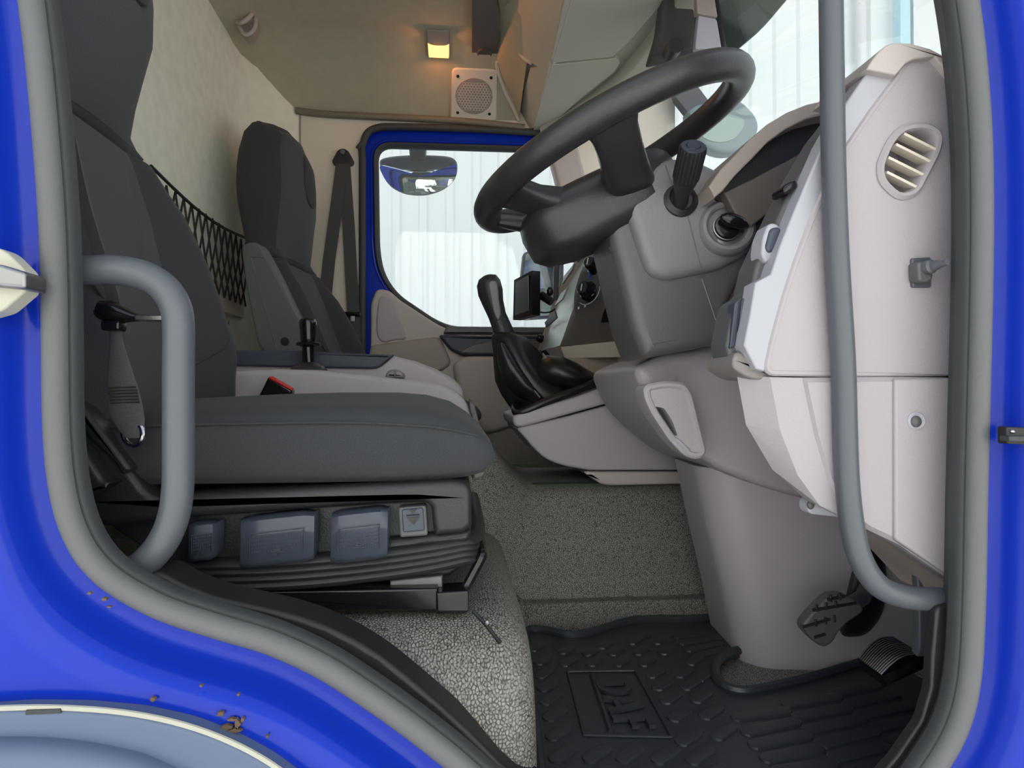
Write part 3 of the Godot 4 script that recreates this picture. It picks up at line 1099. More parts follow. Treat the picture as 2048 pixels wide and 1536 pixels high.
# ================================================================ dashboard
func dashboard() -> void:
	var d := thing("dashboard", "lilac-grey moulded dashboard across the front of the cab", "dashboard", Vector3(0.75, 0.35, -1.0))
	var s := Soup.new()
	# end panel by the driver's door, with the hole of the air vent
	var vent := rounded(flat([[1806, 261], [1850, 257], [1874, 272], [1868, 303], [1826, 384], [1797, 391], [1766, 362], [1762, 334], [1782, 287]], -0.06), 0.012, 3)
	var end := rounded(flat([[1533, 744], [1545, 690], [1558, 640], [1573, 585], [1595, 520], [1622, 448], [1655, 372], [1692, 300], [1745, 222], [1795, 156], [1812, 128], [1828, 119], [1870, 114], [1885, 128], [1935, 180], [1935, 749], [1700, 747], [1600, 745]], -0.06), [0.012, 0, 0, 0, 0, 0, 0, 0, 0, 0.01, 0.01, 0.01, 0.01, 0.01, 0, 0, 0, 0])
	slab(s, holed(end, vent), -0.06, 0.03, 0.0)
	var front := inset(end, 0.0)
	obj("end_panel", s, M.lilac, d)
	s = Soup.new()
	var bead := []
	for p in front:
		bead.append(Vector3(p.x, p.y, -0.064))
	tube(s, bead, 0.005, 8, true)
	obj("end_panel_edge", s, M.lilac, d)
	# vent: rim, dark duct, slats
	s = Soup.new()
	var rim := []
	for q in [[-0.008, -0.058], [-0.004, -0.054], [0.0, -0.055], [0.003, -0.062], [0.003, -0.13], [-0.008, -0.13]]:
		var r := PackedVector3Array()
		for p in inset(vent, q[0]):
			r.append(Vector3(p.x, p.y, q[1]))
		rim.append(r)
	loft(s, rim + [rim[0]], true, false, false)
	var vn := obj("vent_rim", s, M.lilac, d)
	s = Soup.new()
	slab(s, inset(vent, -0.004), -0.125, 0.01)
	obj("vent_duct", s, M.lilac, vn)
	for k in 4:
		var a := [[1799, 271, 1864, 303], [1783, 292, 1853, 327], [1768, 318, 1839, 353], [1765, 347, 1827, 378]][k] as Array
		s = Soup.new()
		var p0 := at(a[0], a[1], -0.066)
		var p1 := at(a[2], a[3], -0.066)
		sweep(s, [p0, p1], rect(0.0035, 0.02, 0.001), Vector3(0, 1, 0.15))
		obj("slat", s, M.pillar_beige, vn)
	# top cap of the end
	s = Soup.new()
	slab(s, rounded(flat([[1733, 138], [1752, 108], [1775, 88], [1792, 84], [1822, 86], [1862, 97], [1898, 116], [1940, 160], [1940, 195], [1882, 128], [1870, 113], [1828, 118], [1812, 127], [1792, 150]], -0.05), [0, 0.01, 0.01, 0.01, 0, 0, 0, 0, 0, 0, 0, 0, 0, 0]), -0.05, 0.12, 0.0025)
	obj("top_cap", s, M.beige, d)
	# silver strip along the rear edge of the end, and the fascia it caps
	var strip := [[1736, 142], [1790, 153], [1742, 220], [1688, 299], [1650, 372], [1617, 448], [1590, 520], [1569, 585], [1553, 640], [1540, 690], [1530, 743], [1512, 738], [1488, 690], [1500, 630], [1511, 565], [1542, 548], [1560, 492], [1585, 430], [1612, 366], [1650, 280], [1690, 208]]
	s = Soup.new()
	slab(s, flat(strip, -0.062), -0.062, 0.03, 0.003)
	obj("fascia_strip", s, M.silver_lilac, d, "pale silver fascia strip")
	s = Soup.new()
	slab(s, rounded(flat([[1740, 146], [1786, 158], [1650, 372], [1590, 520], [1553, 640], [1532, 752], [1500, 748], [1462, 730], [1452, 690], [1462, 640], [1470, 604], [1500, 585], [1512, 530], [1540, 470], [1572, 400], [1604, 340], [1650, 262]], -0.09), 0.006), -0.09, 0.05, 0.006)
	obj("fascia", s, M.column_dark, d, "dark fascia with switches")
	s = Soup.new()
	slab(s, rounded(flat([[1532, 744], [1620, 752], [1600, 764], [1500, 758], [1462, 735], [1470, 700], [1500, 712]], -0.075), 0.01), -0.075, 0.08, 0.004)
	obj("fascia_foot", s, M.foot_grey, d)
	# rocker switches on the fascia
	for q in [[1474, 650], [1488, 644], [1502, 640]]:
		s = Soup.new()
		slab(s, rounded(flat([[q[0] - 5, q[1] - 46], [q[0] + 6, q[1] - 50], [q[0] - 4, q[1] + 44], [q[0] - 16, q[1] + 48]], -0.088), 0.003), -0.0865, 0.02, 0.002)
		obj("rocker_switch", s, M.flap_grey, d)
	# light switch with a pale bezel
	s = Soup.new()
	slab(s, rounded(flat([[1535, 448], [1550, 446], [1566, 462], [1556, 500], [1540, 520], [1530, 528], [1520, 510], [1524, 476]], -0.085), 0.006), -0.082, 0.03, 0.004)
	var sw := obj("light_switch", s, M.silver_lilac, d)
	s = Soup.new()
	slab(s, rounded(flat([[1540, 456], [1560, 452], [1566, 470], [1552, 498], [1538, 508], [1530, 496]], -0.08), 0.006), -0.079, 0.02, 0.004)
	obj("knob", s, M.flap_grey, sw)
	s = Soup.new()
	slab(s, spline2(flat([[1566, 372], [1588, 362], [1592, 376], [1574, 388], [1564, 386]], -0.085), 2), -0.08, 0.03, 0.004)
	obj("switch_cap", s, M.gloss_black, d)
	# hood over the instruments, with its dark inside
	var arch := [[1418, 372], [1440, 340], [1472, 308], [1502, 276], [1535, 248], [1575, 224], [1615, 208], [1660, 198], [1720, 192], [1800, 190]]
	var low := [[1800, 222], [1720, 222], [1660, 226], [1612, 238], [1572, 258], [1536, 284], [1504, 318], [1470, 352], [1446, 382], [1430, 395]]
	s = Soup.new()
	slab(s, flat(arch + low, -0.27), -0.27, 0.42, 0.003)
	obj("instrument_hood", s, M.taupe, d)
	s = Soup.new()
	slab(s, flat([[1800, 224], [1720, 224], [1660, 228], [1612, 240], [1572, 260], [1536, 286], [1504, 320], [1470, 354], [1432, 396], [1460, 420], [1520, 470], [1560, 560], [1700, 620], [1800, 600]], -0.31), -0.31, 0.02)
	obj("hood_lining", s, M.black_plastic, d)
	s = Soup.new()
	slab(s, flat([[1448, 384], [1500, 360], [1580, 318], [1650, 278], [1700, 262], [1700, 330], [1640, 362], [1560, 408], [1505, 452], [1478, 440]], -0.29), -0.29, 0.02, 0.004)
	obj("instrument_rim", s, M.brown_grey, d)
	# core behind the driver's fascia and across to the passenger
	s = Soup.new()
	slab(s, PackedVector2Array([Vector2(0.62, 0.42), Vector2(0.97, 0.40), Vector2(0.97, 0.86), Vector2(0.86, 0.95), Vector2(0.66, 0.90), Vector2(0.58, 0.62)]), -0.14, 0.70)
	obj("core", s, M.taupe, d)
	s = Soup.new()
	slab(s, PackedVector2Array([Vector2(0.42, 0.56), Vector2(0.97, 0.40), Vector2(0.97, 0.86), Vector2(0.80, 0.95), Vector2(0.60, 0.93), Vector2(0.54, 0.80)]), -1.0, 0.95)
	obj("passenger_core", s, M.taupe, d)
	# lower end panel, turning away from the doorway in three facets
	var ca := [[1604, 756], [1760, 754], [1935, 756], [1935, 1200], [1896, 1158], [1800, 1090], [1740, 1062], [1690, 1030], [1655, 960], [1628, 870]]
	var cb := [[1540, 754], [1760, 752], [1935, 754], [1935, 1205], [1898, 1165], [1800, 1096], [1735, 1062], [1640, 1012], [1595, 950], [1560, 860]]
	var cc := [[1474, 752], [1760, 752], [1935, 752], [1935, 1200], [1880, 1160], [1780, 1090], [1700, 1040], [1612, 1000], [1545, 940], [1492, 850]]
	s = Soup.new()
	var rings := []
	for q in [[ca, -0.055, 0.006], [ca, -0.060, 0.0], [cb, -0.068, 0.0], [cc, -0.10, 0.0], [cc, -0.35, 0.0]]:
		var r := PackedVector3Array()
		var f := inset(flat(q[0], q[1]), q[2])
		for p in f:
			r.append(Vector3(p.x, p.y, q[1]))
		rings.append(r)
	loft(s, rings)
	obj("lower_end_panel", s, M.lilac, d, "", 25)
	s = Soup.new()
	slab(s, rounded(flat([[1788, 757], [1935, 757], [1935, 1190], [1895, 1150], [1788, 1078]], -0.052), 0.004), -0.050, 0.02, 0.004)
	obj("lower_end_cover", s, M.lilac, d)
	s = Soup.new()
	lathe(s, [[0.001, 0.002], [0.007, 0.002], [0.010, 0.003], [0.012, 0.001], [0.0125, -0.004]], Transform3D(along(Vector3(0, 0, 1)), at(1832, 842, -0.050)), 20)
	var sc := obj("screw_cup", s, M.silver_lilac, d)
	s = Soup.new()
	ball(s, at(1832, 843, -0.047), Vector3(0.0075, 0.0075, 0.004), 12)
	obj("screw", s, M.column_dark, sc)
	# door switch
	var dsw := thing("door_switch", "grey push-pin door switch on the dashboard end panel", "switch", at(1845, 545, -0.058))
	s = Soup.new()
	slab(s, rounded(flat([[1823, 516], [1862, 514], [1863, 575], [1824, 575]], -0.057), 0.003), -0.056, 0.006, 0.002)
	obj("plate", s, M.grey_enamel, dsw)
	s = Soup.new()
	slab(s, rounded(flat([[1832, 524], [1858, 522], [1864, 536], [1863, 560], [1850, 566], [1834, 562]], -0.045), 0.004), -0.042, 0.016, 0.003)
	obj("body", s, M.column_dark, dsw)
	s = Soup.new()
	lathe(s, [[0.001, 0.03], [0.004, 0.03], [0.0045, 0.018], [0.006, 0.016], [0.006, 0.01], [0.009, 0.008], [0.009, 0.0]], Transform3D(along(Vector3(0.15, 0.05, 1)), at(1852, 536, -0.044)), 14)
	obj("pin", s, M.grey_enamel, dsw)
	# knee panel and pedestal under the column
	s = Soup.new()
	slab(s, rounded(flat([[1268, 735], [1330, 706], [1450, 690], [1560, 720], [1640, 760], [1720, 1040], [1620, 1000], [1560, 985], [1500, 965], [1445, 942], [1402, 915], [1360, 880], [1310, 830], [1284, 780]], -0.43), 0.02), -0.43, 0.36, 0.02)
	obj("knee_panel", s, M.lilac, d)
	s = Soup.new()
	var ped := []
	for q in [[0.62, 930, 1384], [0.5, 1000, 1399], [0.4, 1080, 1416], [0.3, 1180, 1440], [0.2, 1260, 1456], [0.1, 1330, 1470], [0.0, 1352, 1478]]:
		var e := at(q[2], q[1], -0.56)
		var ring := PackedVector3Array()
		var r := 0.075
		for k in 9:
			var an := PI / 2 * k / 8
			ring.append(Vector3(e.x + r - r * cos(an), e.y, -0.56 + r * sin(an)))
		ring.append(Vector3(1.02, e.y, -0.43))
		ring.append(Vector3(1.02, e.y, -0.74))
		ring.append(Vector3(e.x + 0.06, e.y, -0.74))
		ring.append(Vector3(e.x + 0.01, e.y, -0.69))
		ped.append(ring)
	var foot := PackedVector3Array()
	for p in ped[-1]:
		foot.append(Vector3(p.x, -0.01, p.z))
	ped.append(foot)
	loft(s, ped)
	obj("pedestal", s, M.lilac, d, "tall lilac pedestal cover")
	# column release handle
	s = Soup.new()
	var hb := rounded(flat([[1288, 772], [1330, 764], [1368, 768], [1382, 790], [1396, 850], [1410, 905], [1396, 916], [1372, 912], [1340, 880], [1304, 826], [1290, 796]], -0.378), 0.012)
	var slot := rounded(flat([[1304, 812], [1328, 816], [1344, 840], [1356, 872], [1338, 870], [1312, 840]], -0.375), 0.004)
	ring_plate(s, hb, slot, -0.375, 0.058)
	var hd := obj("release_handle", s, M.lilac, d)
	s = Soup.new()
	var he := []
	for p in inset(hb, 0.004):
		he.append(Vector3(p.x, p.y, -0.378))
	tube(s, he, 0.007, 8, true)
	obj("rounded_edge", s, M.lilac, hd)
	s = Soup.new()
	slab(s, rounded(flat([[1338, 874], [1356, 876], [1384, 902], [1370, 906], [1346, 888]], -0.372), 0.003), -0.372, 0.01, 0.002)
	obj("lip", s, M.silver_lilac, hd)
	# bracket strip under the knee panel
	s = Soup.new()
	slab(s, rounded(flat([[1614, 1002], [1625, 996], [1700, 1012], [1760, 1040], [1755, 1056], [1690, 1036], [1620, 1028], [1613, 1018]], -0.10), 0.004), -0.098, 0.02, 0.003)
	var bs := obj("bracket_strip", s, M.silver_lilac, d)
	s = Soup.new()
	ball(s, at(1621, 1010, -0.096), Vector3(0.005, 0.006, 0.004), 12)
	obj("screw", s, M.column_dark, bs)
	s = Soup.new()
	prism(s, pts([[1700, 1040, -0.16], [1780, 1082, -0.16], [1896, 1172, -0.09], [1890, 1200, -0.12], [1800, 1160, -0.2], [1740, 1096, -0.24]]), Vector3(0, 0.03, -0.02))
	obj("under_tray", s, M.taupe, d)
	# centre panel turned to the driver
	s = Soup.new()
	prism(s, pts([[1190, 492, -1.27], [1250, 462, -1.0], [1330, 440, -0.82], [1330, 690, -0.82], [1245, 686, -1.0], [1120, 692, -1.27]]), Vector3(0.2, 0.02, -0.06))
	var cp := obj("centre_panel", s, M.brown_grey, d)
	s = Soup.new()
	var face := spline3(pts([[1156, 560, -1.185], [1176, 515, -1.185], [1222, 480, -1.03], [1262, 478, -0.96], [1262, 560, -0.96], [1235, 650, -1.03], [1190, 648, -1.11], [1155, 640, -1.195], [1148, 600, -1.20]]), 3, true)
	prism(s, face, Vector3(0.02, 0, -0.01))
	obj("heater_panel", s, M.column_dark, cp)
	s = Soup.new()
	prism(s, pts([[1222, 590, -1.03], [1250, 580, -0.97], [1262, 640, -0.95], [1202, 645, -1.085], [1205, 630, -1.08]]), Vector3(0.02, 0, -0.01))
	obj("radio", s, M.gloss_black, cp)
	var nrm := Vector3(-0.75, 0.25, 0.6).normalized()
	for q in [[1178, 583, 0.030, -1.13], [1190, 532, 0.026, -1.11]]:
		s = Soup.new()
		lathe(s, [[q[2], -0.01], [q[2], 0.006], [q[2] * 0.8, 0.012], [q[2] * 0.72, 0.03], [q[2] * 0.6, 0.034], [0.001, 0.034]], Transform3D(along(nrm), at(q[0], q[1], q[3])), 20)
		var kn := obj("knob", s, M.gloss_black, cp)
		s = Soup.new()
		block(s, at(q[0], q[1], q[3]) + nrm * 0.036, Vector3(0.004, 0.022, 0.002), 0.001, facing(nrm))
		obj("pointer", s, M.white_mark, kn)
	s = Soup.new()
	var arc := []
	for k in 12:
		var an := -2.2 + 3.9 * k / 11
		arc.append(at(1178, 583, -1.125) + facing(nrm) * Vector3(cos(an) * 0.043, sin(an) * 0.043, 0.004))
	tube(s, arc, 0.0012, 5)
	obj("dial_scale", s, M.white_mark, cp)
	s = Soup.new()
	tube(s, pts([[1180, 543, -1.11], [1178, 556, -1.12]]), 0.003, 6)
	obj("cold_mark", s, M.blue_mark, cp)
	for q in [[1157, 616], [1170, 612], [1181, 614]]:
		s = Soup.new()
		block(s, at(q[0], q[1], -1.14), Vector3(0.006, 0.008, 0.002), 0.001, facing(nrm))
		obj("symbol", s, M.white_mark, cp)
	s = Soup.new()
	prism(s, pts([[1121, 694, -1.265], [1246, 681, -0.99], [1330, 676, -0.82], [1330, 714, -0.82], [1250, 714, -0.99], [1130, 716, -1.255]]), Vector3(0.2, 0.02, -0.06))
	obj("tray_front", s, M.pillar_beige, d, "beige tray front")
	s = Soup.new()
	prism(s, pts([[1090, 698, -1.36], [1121, 692, -1.27], [1130, 716, -1.26], [1108, 720, -1.34]]), Vector3(0.1, 0.0, -0.02))
	obj("tray_side", s, M.taupe, d)
	# passenger fascia seen along its face
	s = Soup.new()
	prism(s, pts([[1082, 702, -1.9], [1120, 691, -1.28], [1158, 590, -1.28], [1194, 488, -1.28], [1172, 508, -1.9], [1118, 600, -1.9]]), Vector3(0.1, 0.03, -0.01))
	var pf := obj("passenger_fascia", s, M.teal_silver, d)
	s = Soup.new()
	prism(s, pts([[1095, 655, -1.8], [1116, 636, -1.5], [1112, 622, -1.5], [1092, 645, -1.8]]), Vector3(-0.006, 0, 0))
	obj("slot", s, M.column_dark, pf)  # raised plate for the storage slot; its dark hollow is put into the colour
	s = Soup.new()
	prism(s, pts([[1112, 612, -1.6], [1128, 598, -1.4], [1138, 575, -1.4], [1124, 588, -1.6]]), Vector3(-0.006, 0, 0))
	obj("storage_lid", s, M.column_grey, pf)
	s = Soup.new()
	prism(s, pts([[1128, 568, -1.65], [1148, 540, -1.4], [1152, 528, -1.4], [1132, 552, -1.65]]), Vector3(-0.008, 0, 0))
	obj("air_vent", s, M.column_dark, pf)
	s = Soup.new()
	prism(s, pts([[1158, 525, -1.65], [1172, 508, -1.4], [1176, 498, -1.4], [1162, 514, -1.65]]), Vector3(-0.008, 0, 0))
	obj("air_vent", s, M.column_dark, pf)
	s = Soup.new()
	prism(s, pts([[1076, 700, -1.9], [1086, 700, -1.88], [1122, 602, -1.88], [1176, 506, -1.88], [1200, 478, -1.3], [1192, 472, -1.3], [1160, 505, -1.9], [1110, 590, -1.9]]), Vector3(0.05, 0.02, -0.005))
	obj("top_edge", s, M.taupe, d)
	s = Soup.new()
	lathe(s, [[0.001, 0.02], [0.014, 0.02], [0.018, 0.012], [0.018, 0.0]], Transform3D(along(Vector3(-1, 0.2, 0.3)), at(1084, 678, -1.85)), 14)
	obj("lighter", s, M.gloss_black, pf)
	# grab handle of the passenger
	s = Soup.new()
	tube(s, spline3(pts([[1111, 600, -1.9], [1112, 560, -1.88], [1114, 530, -1.86], [1124, 510, -1.86], [1142, 502, -1.86], [1170, 497, -1.88], [1190, 496, -1.9]]), 5), 0.012, 10)
	tag(obj("grab_handle", s, M.column_dark), "dark curved grab handle on the passenger end of the dashboard", "grab handle")

# ================================================================ floor, engine tunnel, mat, consoles
func hump(x: float) -> float:      # height of the tunnel's shoulder along the cab
	return lerpf(0.50, 0.315, smoothstep(0.0, 0.2, x))
func tunnel_and_floor() -> void:
	var s := Soup.new()
	var rows := []
	for i in 33:
		var x := -0.06 + 1.08 * i / 32.0
		var h := hump(x)
		var toe: float = 0.07 * smoothstep(0.80, 1.0, x)
		var wide: float = 0.05 * smoothstep(0.25, 0.0, x)
		var row := PackedVector3Array()
		for q in [[-0.03, 0.0], [-0.2, 0.0], [-0.45, 0.0], [-0.66, 0.0], [-0.70, 0.004], [-0.735, 0.018], [-0.76, 0.05], [-0.79, 0.16], [-0.82, 0.45], [-0.85, 0.74], [-0.87, 0.9], [-0.9, 0.97], [-0.95, 1.0], [-1.2, 1.0]]:
			var y: float = q[1] * h if q[1] > 0.1 else q[1]
			row.append(Vector3(x, y + toe * (1.0 - smoothstep(0.0, 0.2, q[1])), q[0] + wide * q[1]))
		rows.append(row)
	for i in 32:
		for k in 13:
			quad(s, rows[i][k], rows[i + 1][k], rows[i + 1][k + 1], rows[i][k + 1])
	block(s, Vector3(0.1, -0.25, -1.0), Vector3(1.8, 0.1, 1.96))
	var fl := obj("floor", s, M.vinyl, self, "", 50)
	struct(fl, "grey grained vinyl floor rising over the engine tunnel", "floor")
	s = Soup.new()
	block(s, Vector3(0.5, 0.295, -1.12), Vector3(0.9, 0.03, 0.45), 0.01)
	block(s, Vector3(0.17, 0.0, -1.6), Vector3(1.5, 0.06, 0.72), 0.01)
	tag(obj("carpet", s, M.dark_green_carpet), "dark green carpet under the gear lever console", "carpet")
	# welt where the vinyl of the tunnel meets the floor piece
	s = Soup.new()
	tube(s, spline3([at(985, 1130, -0.74), at(1010, 1170, -0.70), at_y(1050, 1210, 0.03), at_y(1100, 1246, 0.012), at_y(1140, 1262, 0.008)], 5), 0.006, 8)
	obj("welt", s, M.vinyl, fl)
	# seat plinth
	s = Soup.new()
	var t := Transform3D(Basis(Vector3(0, 0, 1), Vector3(0, 1, 0), Vector3(-1, 0, 0)).rotated(Vector3.UP, PI), Vector3(0.115, 0, 0))
	t = Transform3D(Basis(Vector3(0, 0, -1), Vector3(0, 1, 0), Vector3(1, 0, 0)), Vector3(0.105, 0, 0))
	var prof := PackedVector2Array()
	for q in [[0.04, -0.18], [0.045, 0.0], [0.06, 0.10], [0.085, 0.17], [0.12, 0.215], [0.17, 0.236], [0.3, 0.24], [0.70, 0.24], [0.70, -0.18]]:
		prof.append(Vector2(q[0], q[1]))
	extr(s, rounded(prof, 0.03), t, 0.92, 0.05, 0.0, 5)
	var pl := obj("seat_plinth", s, M.vinyl)
	tag(pl, "grey grained vinyl plinth under the driver's seat", "seat plinth")
	# torn seam in the plinth's front corner
	s = Soup.new()
	tube(s, spline3(pts([[946, 1222, -0.135], [965, 1242, -0.125], [985, 1266, -0.115], [1000, 1286, -0.105]]), 4), 0.0026, 6)
	obj("tear", s, M.black_rubber, pl, "dark tear at the plinth corner")
	s = Soup.new()
	ball(s, at(974, 1245, -0.115), Vector3(0.003, 0.004, 0.003), 8)
	obj("rivet", s, M.dull_steel, pl)
	# black sill plates inside the doorway
	s = Soup.new()
	slab(s, spline2(flat([[298, 1150], [322, 1146], [372, 1172], [440, 1196], [520, 1214], [600, 1234], [680, 1266], [760, 1312], [850, 1384], [940, 1464], [1040, 1560], [1180, 1640], [1180, 1700], [1000, 1640], [880, 1556], [790, 1480], [700, 1410], [610, 1354], [520, 1306], [430, 1276], [350, 1240], [304, 1200]], -0.035), 3), -0.035, 0.05, 0.006)
	tag(obj("sill_plate", s, M.black_rubber), "black sill plate along the lower rear edge of the doorway", "sill plate")
	s = Soup.new()
	slab(s, rounded(flat([[1874, 1216], [1945, 1196], [1945, 1420], [1915, 1490], [1862, 1570], [1760, 1680], [1560, 1700], [1300, 1700], [1300, 1655], [1600, 1650], [1720, 1596], [1790, 1520], [1842, 1446], [1862, 1380], [1866, 1300]], -0.024), 0.006), -0.024, 0.014, 0.004)
	tag(obj("kick_plate", s, M.black_plastic), "black kick plate at the front lower corner of the doorway", "kick plate")
	floor_mat()
	consoles()

func on_mat(u: float, v: float, y := 0.016) -> Vector3:
	return at_y(u, v, y)
func floor_mat() -> void:
	var m := thing("floor_mat", "black rubber floor mat with raised lozenges in the driver's footwell", "floor mat", Vector3(0.4, 0.0, -0.4))
	var edge := []
	for p in [[1046, 1290], [1050, 1274], [1066, 1266], [1095, 1268], [1135, 1277], [1180, 1272], [1225, 1258], [1262, 1248], [1310, 1245], [1380, 1245], [1450, 1240], [1505, 1236], [1520, 1262], [1500, 1300], [1462, 1312], [1438, 1328], [1430, 1350], [1440, 1374], [1466, 1388], [1500, 1390], [1560, 1378], [1640, 1358], [1720, 1334], [1790, 1314], [1850, 1300], [1900, 1290], [1990, 1420], [1960, 1480], [1850, 1600], [1700, 1680], [1500, 1700], [1300, 1700], [1105, 1690], [1086, 1600], [1074, 1500], [1062, 1400]]:
		edge.append(on_mat(p[0], p[1], 0.012))
	var poly := PackedVector2Array()
	for q in spline3(edge, 3, true):
		poly.append(Vector2(q.x, -q.z))
	var t := Transform3D(Basis(Vector3(1, 0, 0), Vector3(0, 0, -1), Vector3(0, 1, 0)), Vector3(0, 0.016, 0))
	var s := Soup.new()
	extr(s, poly, t, 0.012, 0.002)
	obj("sheet", s, M.mat_rubber, m)
	s = Soup.new()
	var lip := []
	for q in poly:
		lip.append(Vector3(q.x, 0.02, -q.y))
	tube(s, lip, 0.009, 8, true)
	obj("raised_rim", s, M.mat_rubber, m)
	# long bars on the right, each seen as a line from its left to its right end
	for b in [[1473, 1432, 1563, 1419], [1493, 1461, 1580, 1442], [1509, 1487, 1604, 1468], [1533, 1514, 1628, 1495], [1556, 1540, 1655, 1526], [1574, 1406, 1666, 1391], [1594, 1432, 1685, 1413], [1616, 1458, 1712, 1436], [1644, 1485, 1739, 1461], [1669, 1514, 1767, 1490], [1668, 1384, 1746, 1367], [1697, 1406, 1782, 1386], [1719, 1429, 1820, 1408], [1750, 1454, 1850, 1432], [1779, 1484, 1847, 1461], [1351, 1270, 1412, 1263], [1362, 1283, 1425, 1273], [1376, 1296, 1432, 1285], [1388, 1309, 1444, 1296], [1700, 1545, 1795, 1520]]:
		s = Soup.new()
		var p := on_mat(b[0] + 4, b[1] + 4)
		var q := on_mat(b[2] + 4, b[3] + 4)
		pad(s, p, q, 0.014)
		obj("bar", s, M.mat_rubber, m)
	# lozenges, given by their bright tips
	for b in [[1083, 1284], [1143, 1289], [1192, 1292], [1243, 1292], [1293, 1291], [1344, 1290], [1220, 1279], [1280, 1271], [1297, 1262], [1330, 1271], [1097, 1309], [1148, 1312], [1202, 1312], [1255, 1312], [1306, 1312], [1102, 1335], [1109, 1359], [1115, 1384], [1125, 1414], [1134, 1450], [1143, 1492], [1323, 1334], [1379, 1333], [1338, 1357], [1394, 1356], [1356, 1382], [1416, 1380], [1375, 1415], [1437, 1411], [1394, 1460], [1463, 1449], [1212, 1492], [1278, 1492], [1349, 1494], [1418, 1495], [1152, 1533], [1222, 1533], [1296, 1532], [1368, 1531], [1444, 1530], [1400, 1310], [1420, 1340]]:
		s = Soup.new()
		var k: float = (b[1] - 1150) / 400.0
		var q := on_mat(b[0] - 4, b[1] + 8)
		var p := on_mat(b[0] - 8 - 26 * k, b[1] + 8 + 22 * k)
		pad(s, p, q, 0.013)
		obj("lozenge", s, M.mat_rubber, m)
	# the badge field with its letters, to be read from the driver's seat
	var c := on_mat(1237, 1410, 0.0165)
	s = Soup.new()
	var f := []
	for p in [[1135, 1343], [1270, 1341], [1344, 1474], [1168, 1470]]:
		f.append(on_mat(p[0], p[1], 0.0185))
	for i in 4:
		tube(s, [f[i], f[(i + 1) % 4]], 0.0022, 6)
	obj("badge_frame", s, M.mat_rubber, m)
	s = Soup.new()
	tube(s, [on_mat(1184, 1350, 0.018), on_mat(1222, 1464, 0.018)], 0.005, 6)
	obj("badge_line", s, M.mat_rubber, m)
	var tm := TextMesh.new()
	tm.text = "DAF"
	var font := SystemFont.new()
	font.font_names = PackedStringArray(["Droid Sans"])
	font.font_weight = 700
	tm.font = font
	tm.font_size = 64
	tm.pixel_size = 0.00135
	tm.depth = 0.006
	var o := MeshInstance3D.new()
	o.name = "lettering"
	o.mesh = tm
	o.material_override = M.mat_rubber
	o.set_meta("label", "raised DAF lettering")
	o.transform = Transform3D(Basis(Vector3(0, 0, 1.05), Vector3(1.0, 0, 0), Vector3(0, 1, 0)), c + Vector3(0.006, 0.0045, 0) - m.position)
	m.add_child(o)

# a low rounded bar between two points on the mat
func pad(s: Soup, p: Vector3, q: Vector3, w: float) -> void:
	var d := (q - p)
	d.y = 0
	var l := d.length()
	d = d.normalized()
	var side := Vector3(-d.z, 0, d.x)
	var rings := []
	for e in [[1.0, 0.0], [0.92, 0.0040], [0.74, 0.0052]]:
		var ring := PackedVector3Array()
		for k in 12:
			var a := TAU * k / 12
			var along_: float = (l / 2 if cos(a) > 0 else -l / 2) + cos(a) * w * e[0]
			ring.append((p + q) / 2 + d * along_ + side * sin(a) * w * e[0] + Vector3(0, e[1] - 0.001, 0))
		rings.append(ring)
	loft(s, rings, true, false, true)

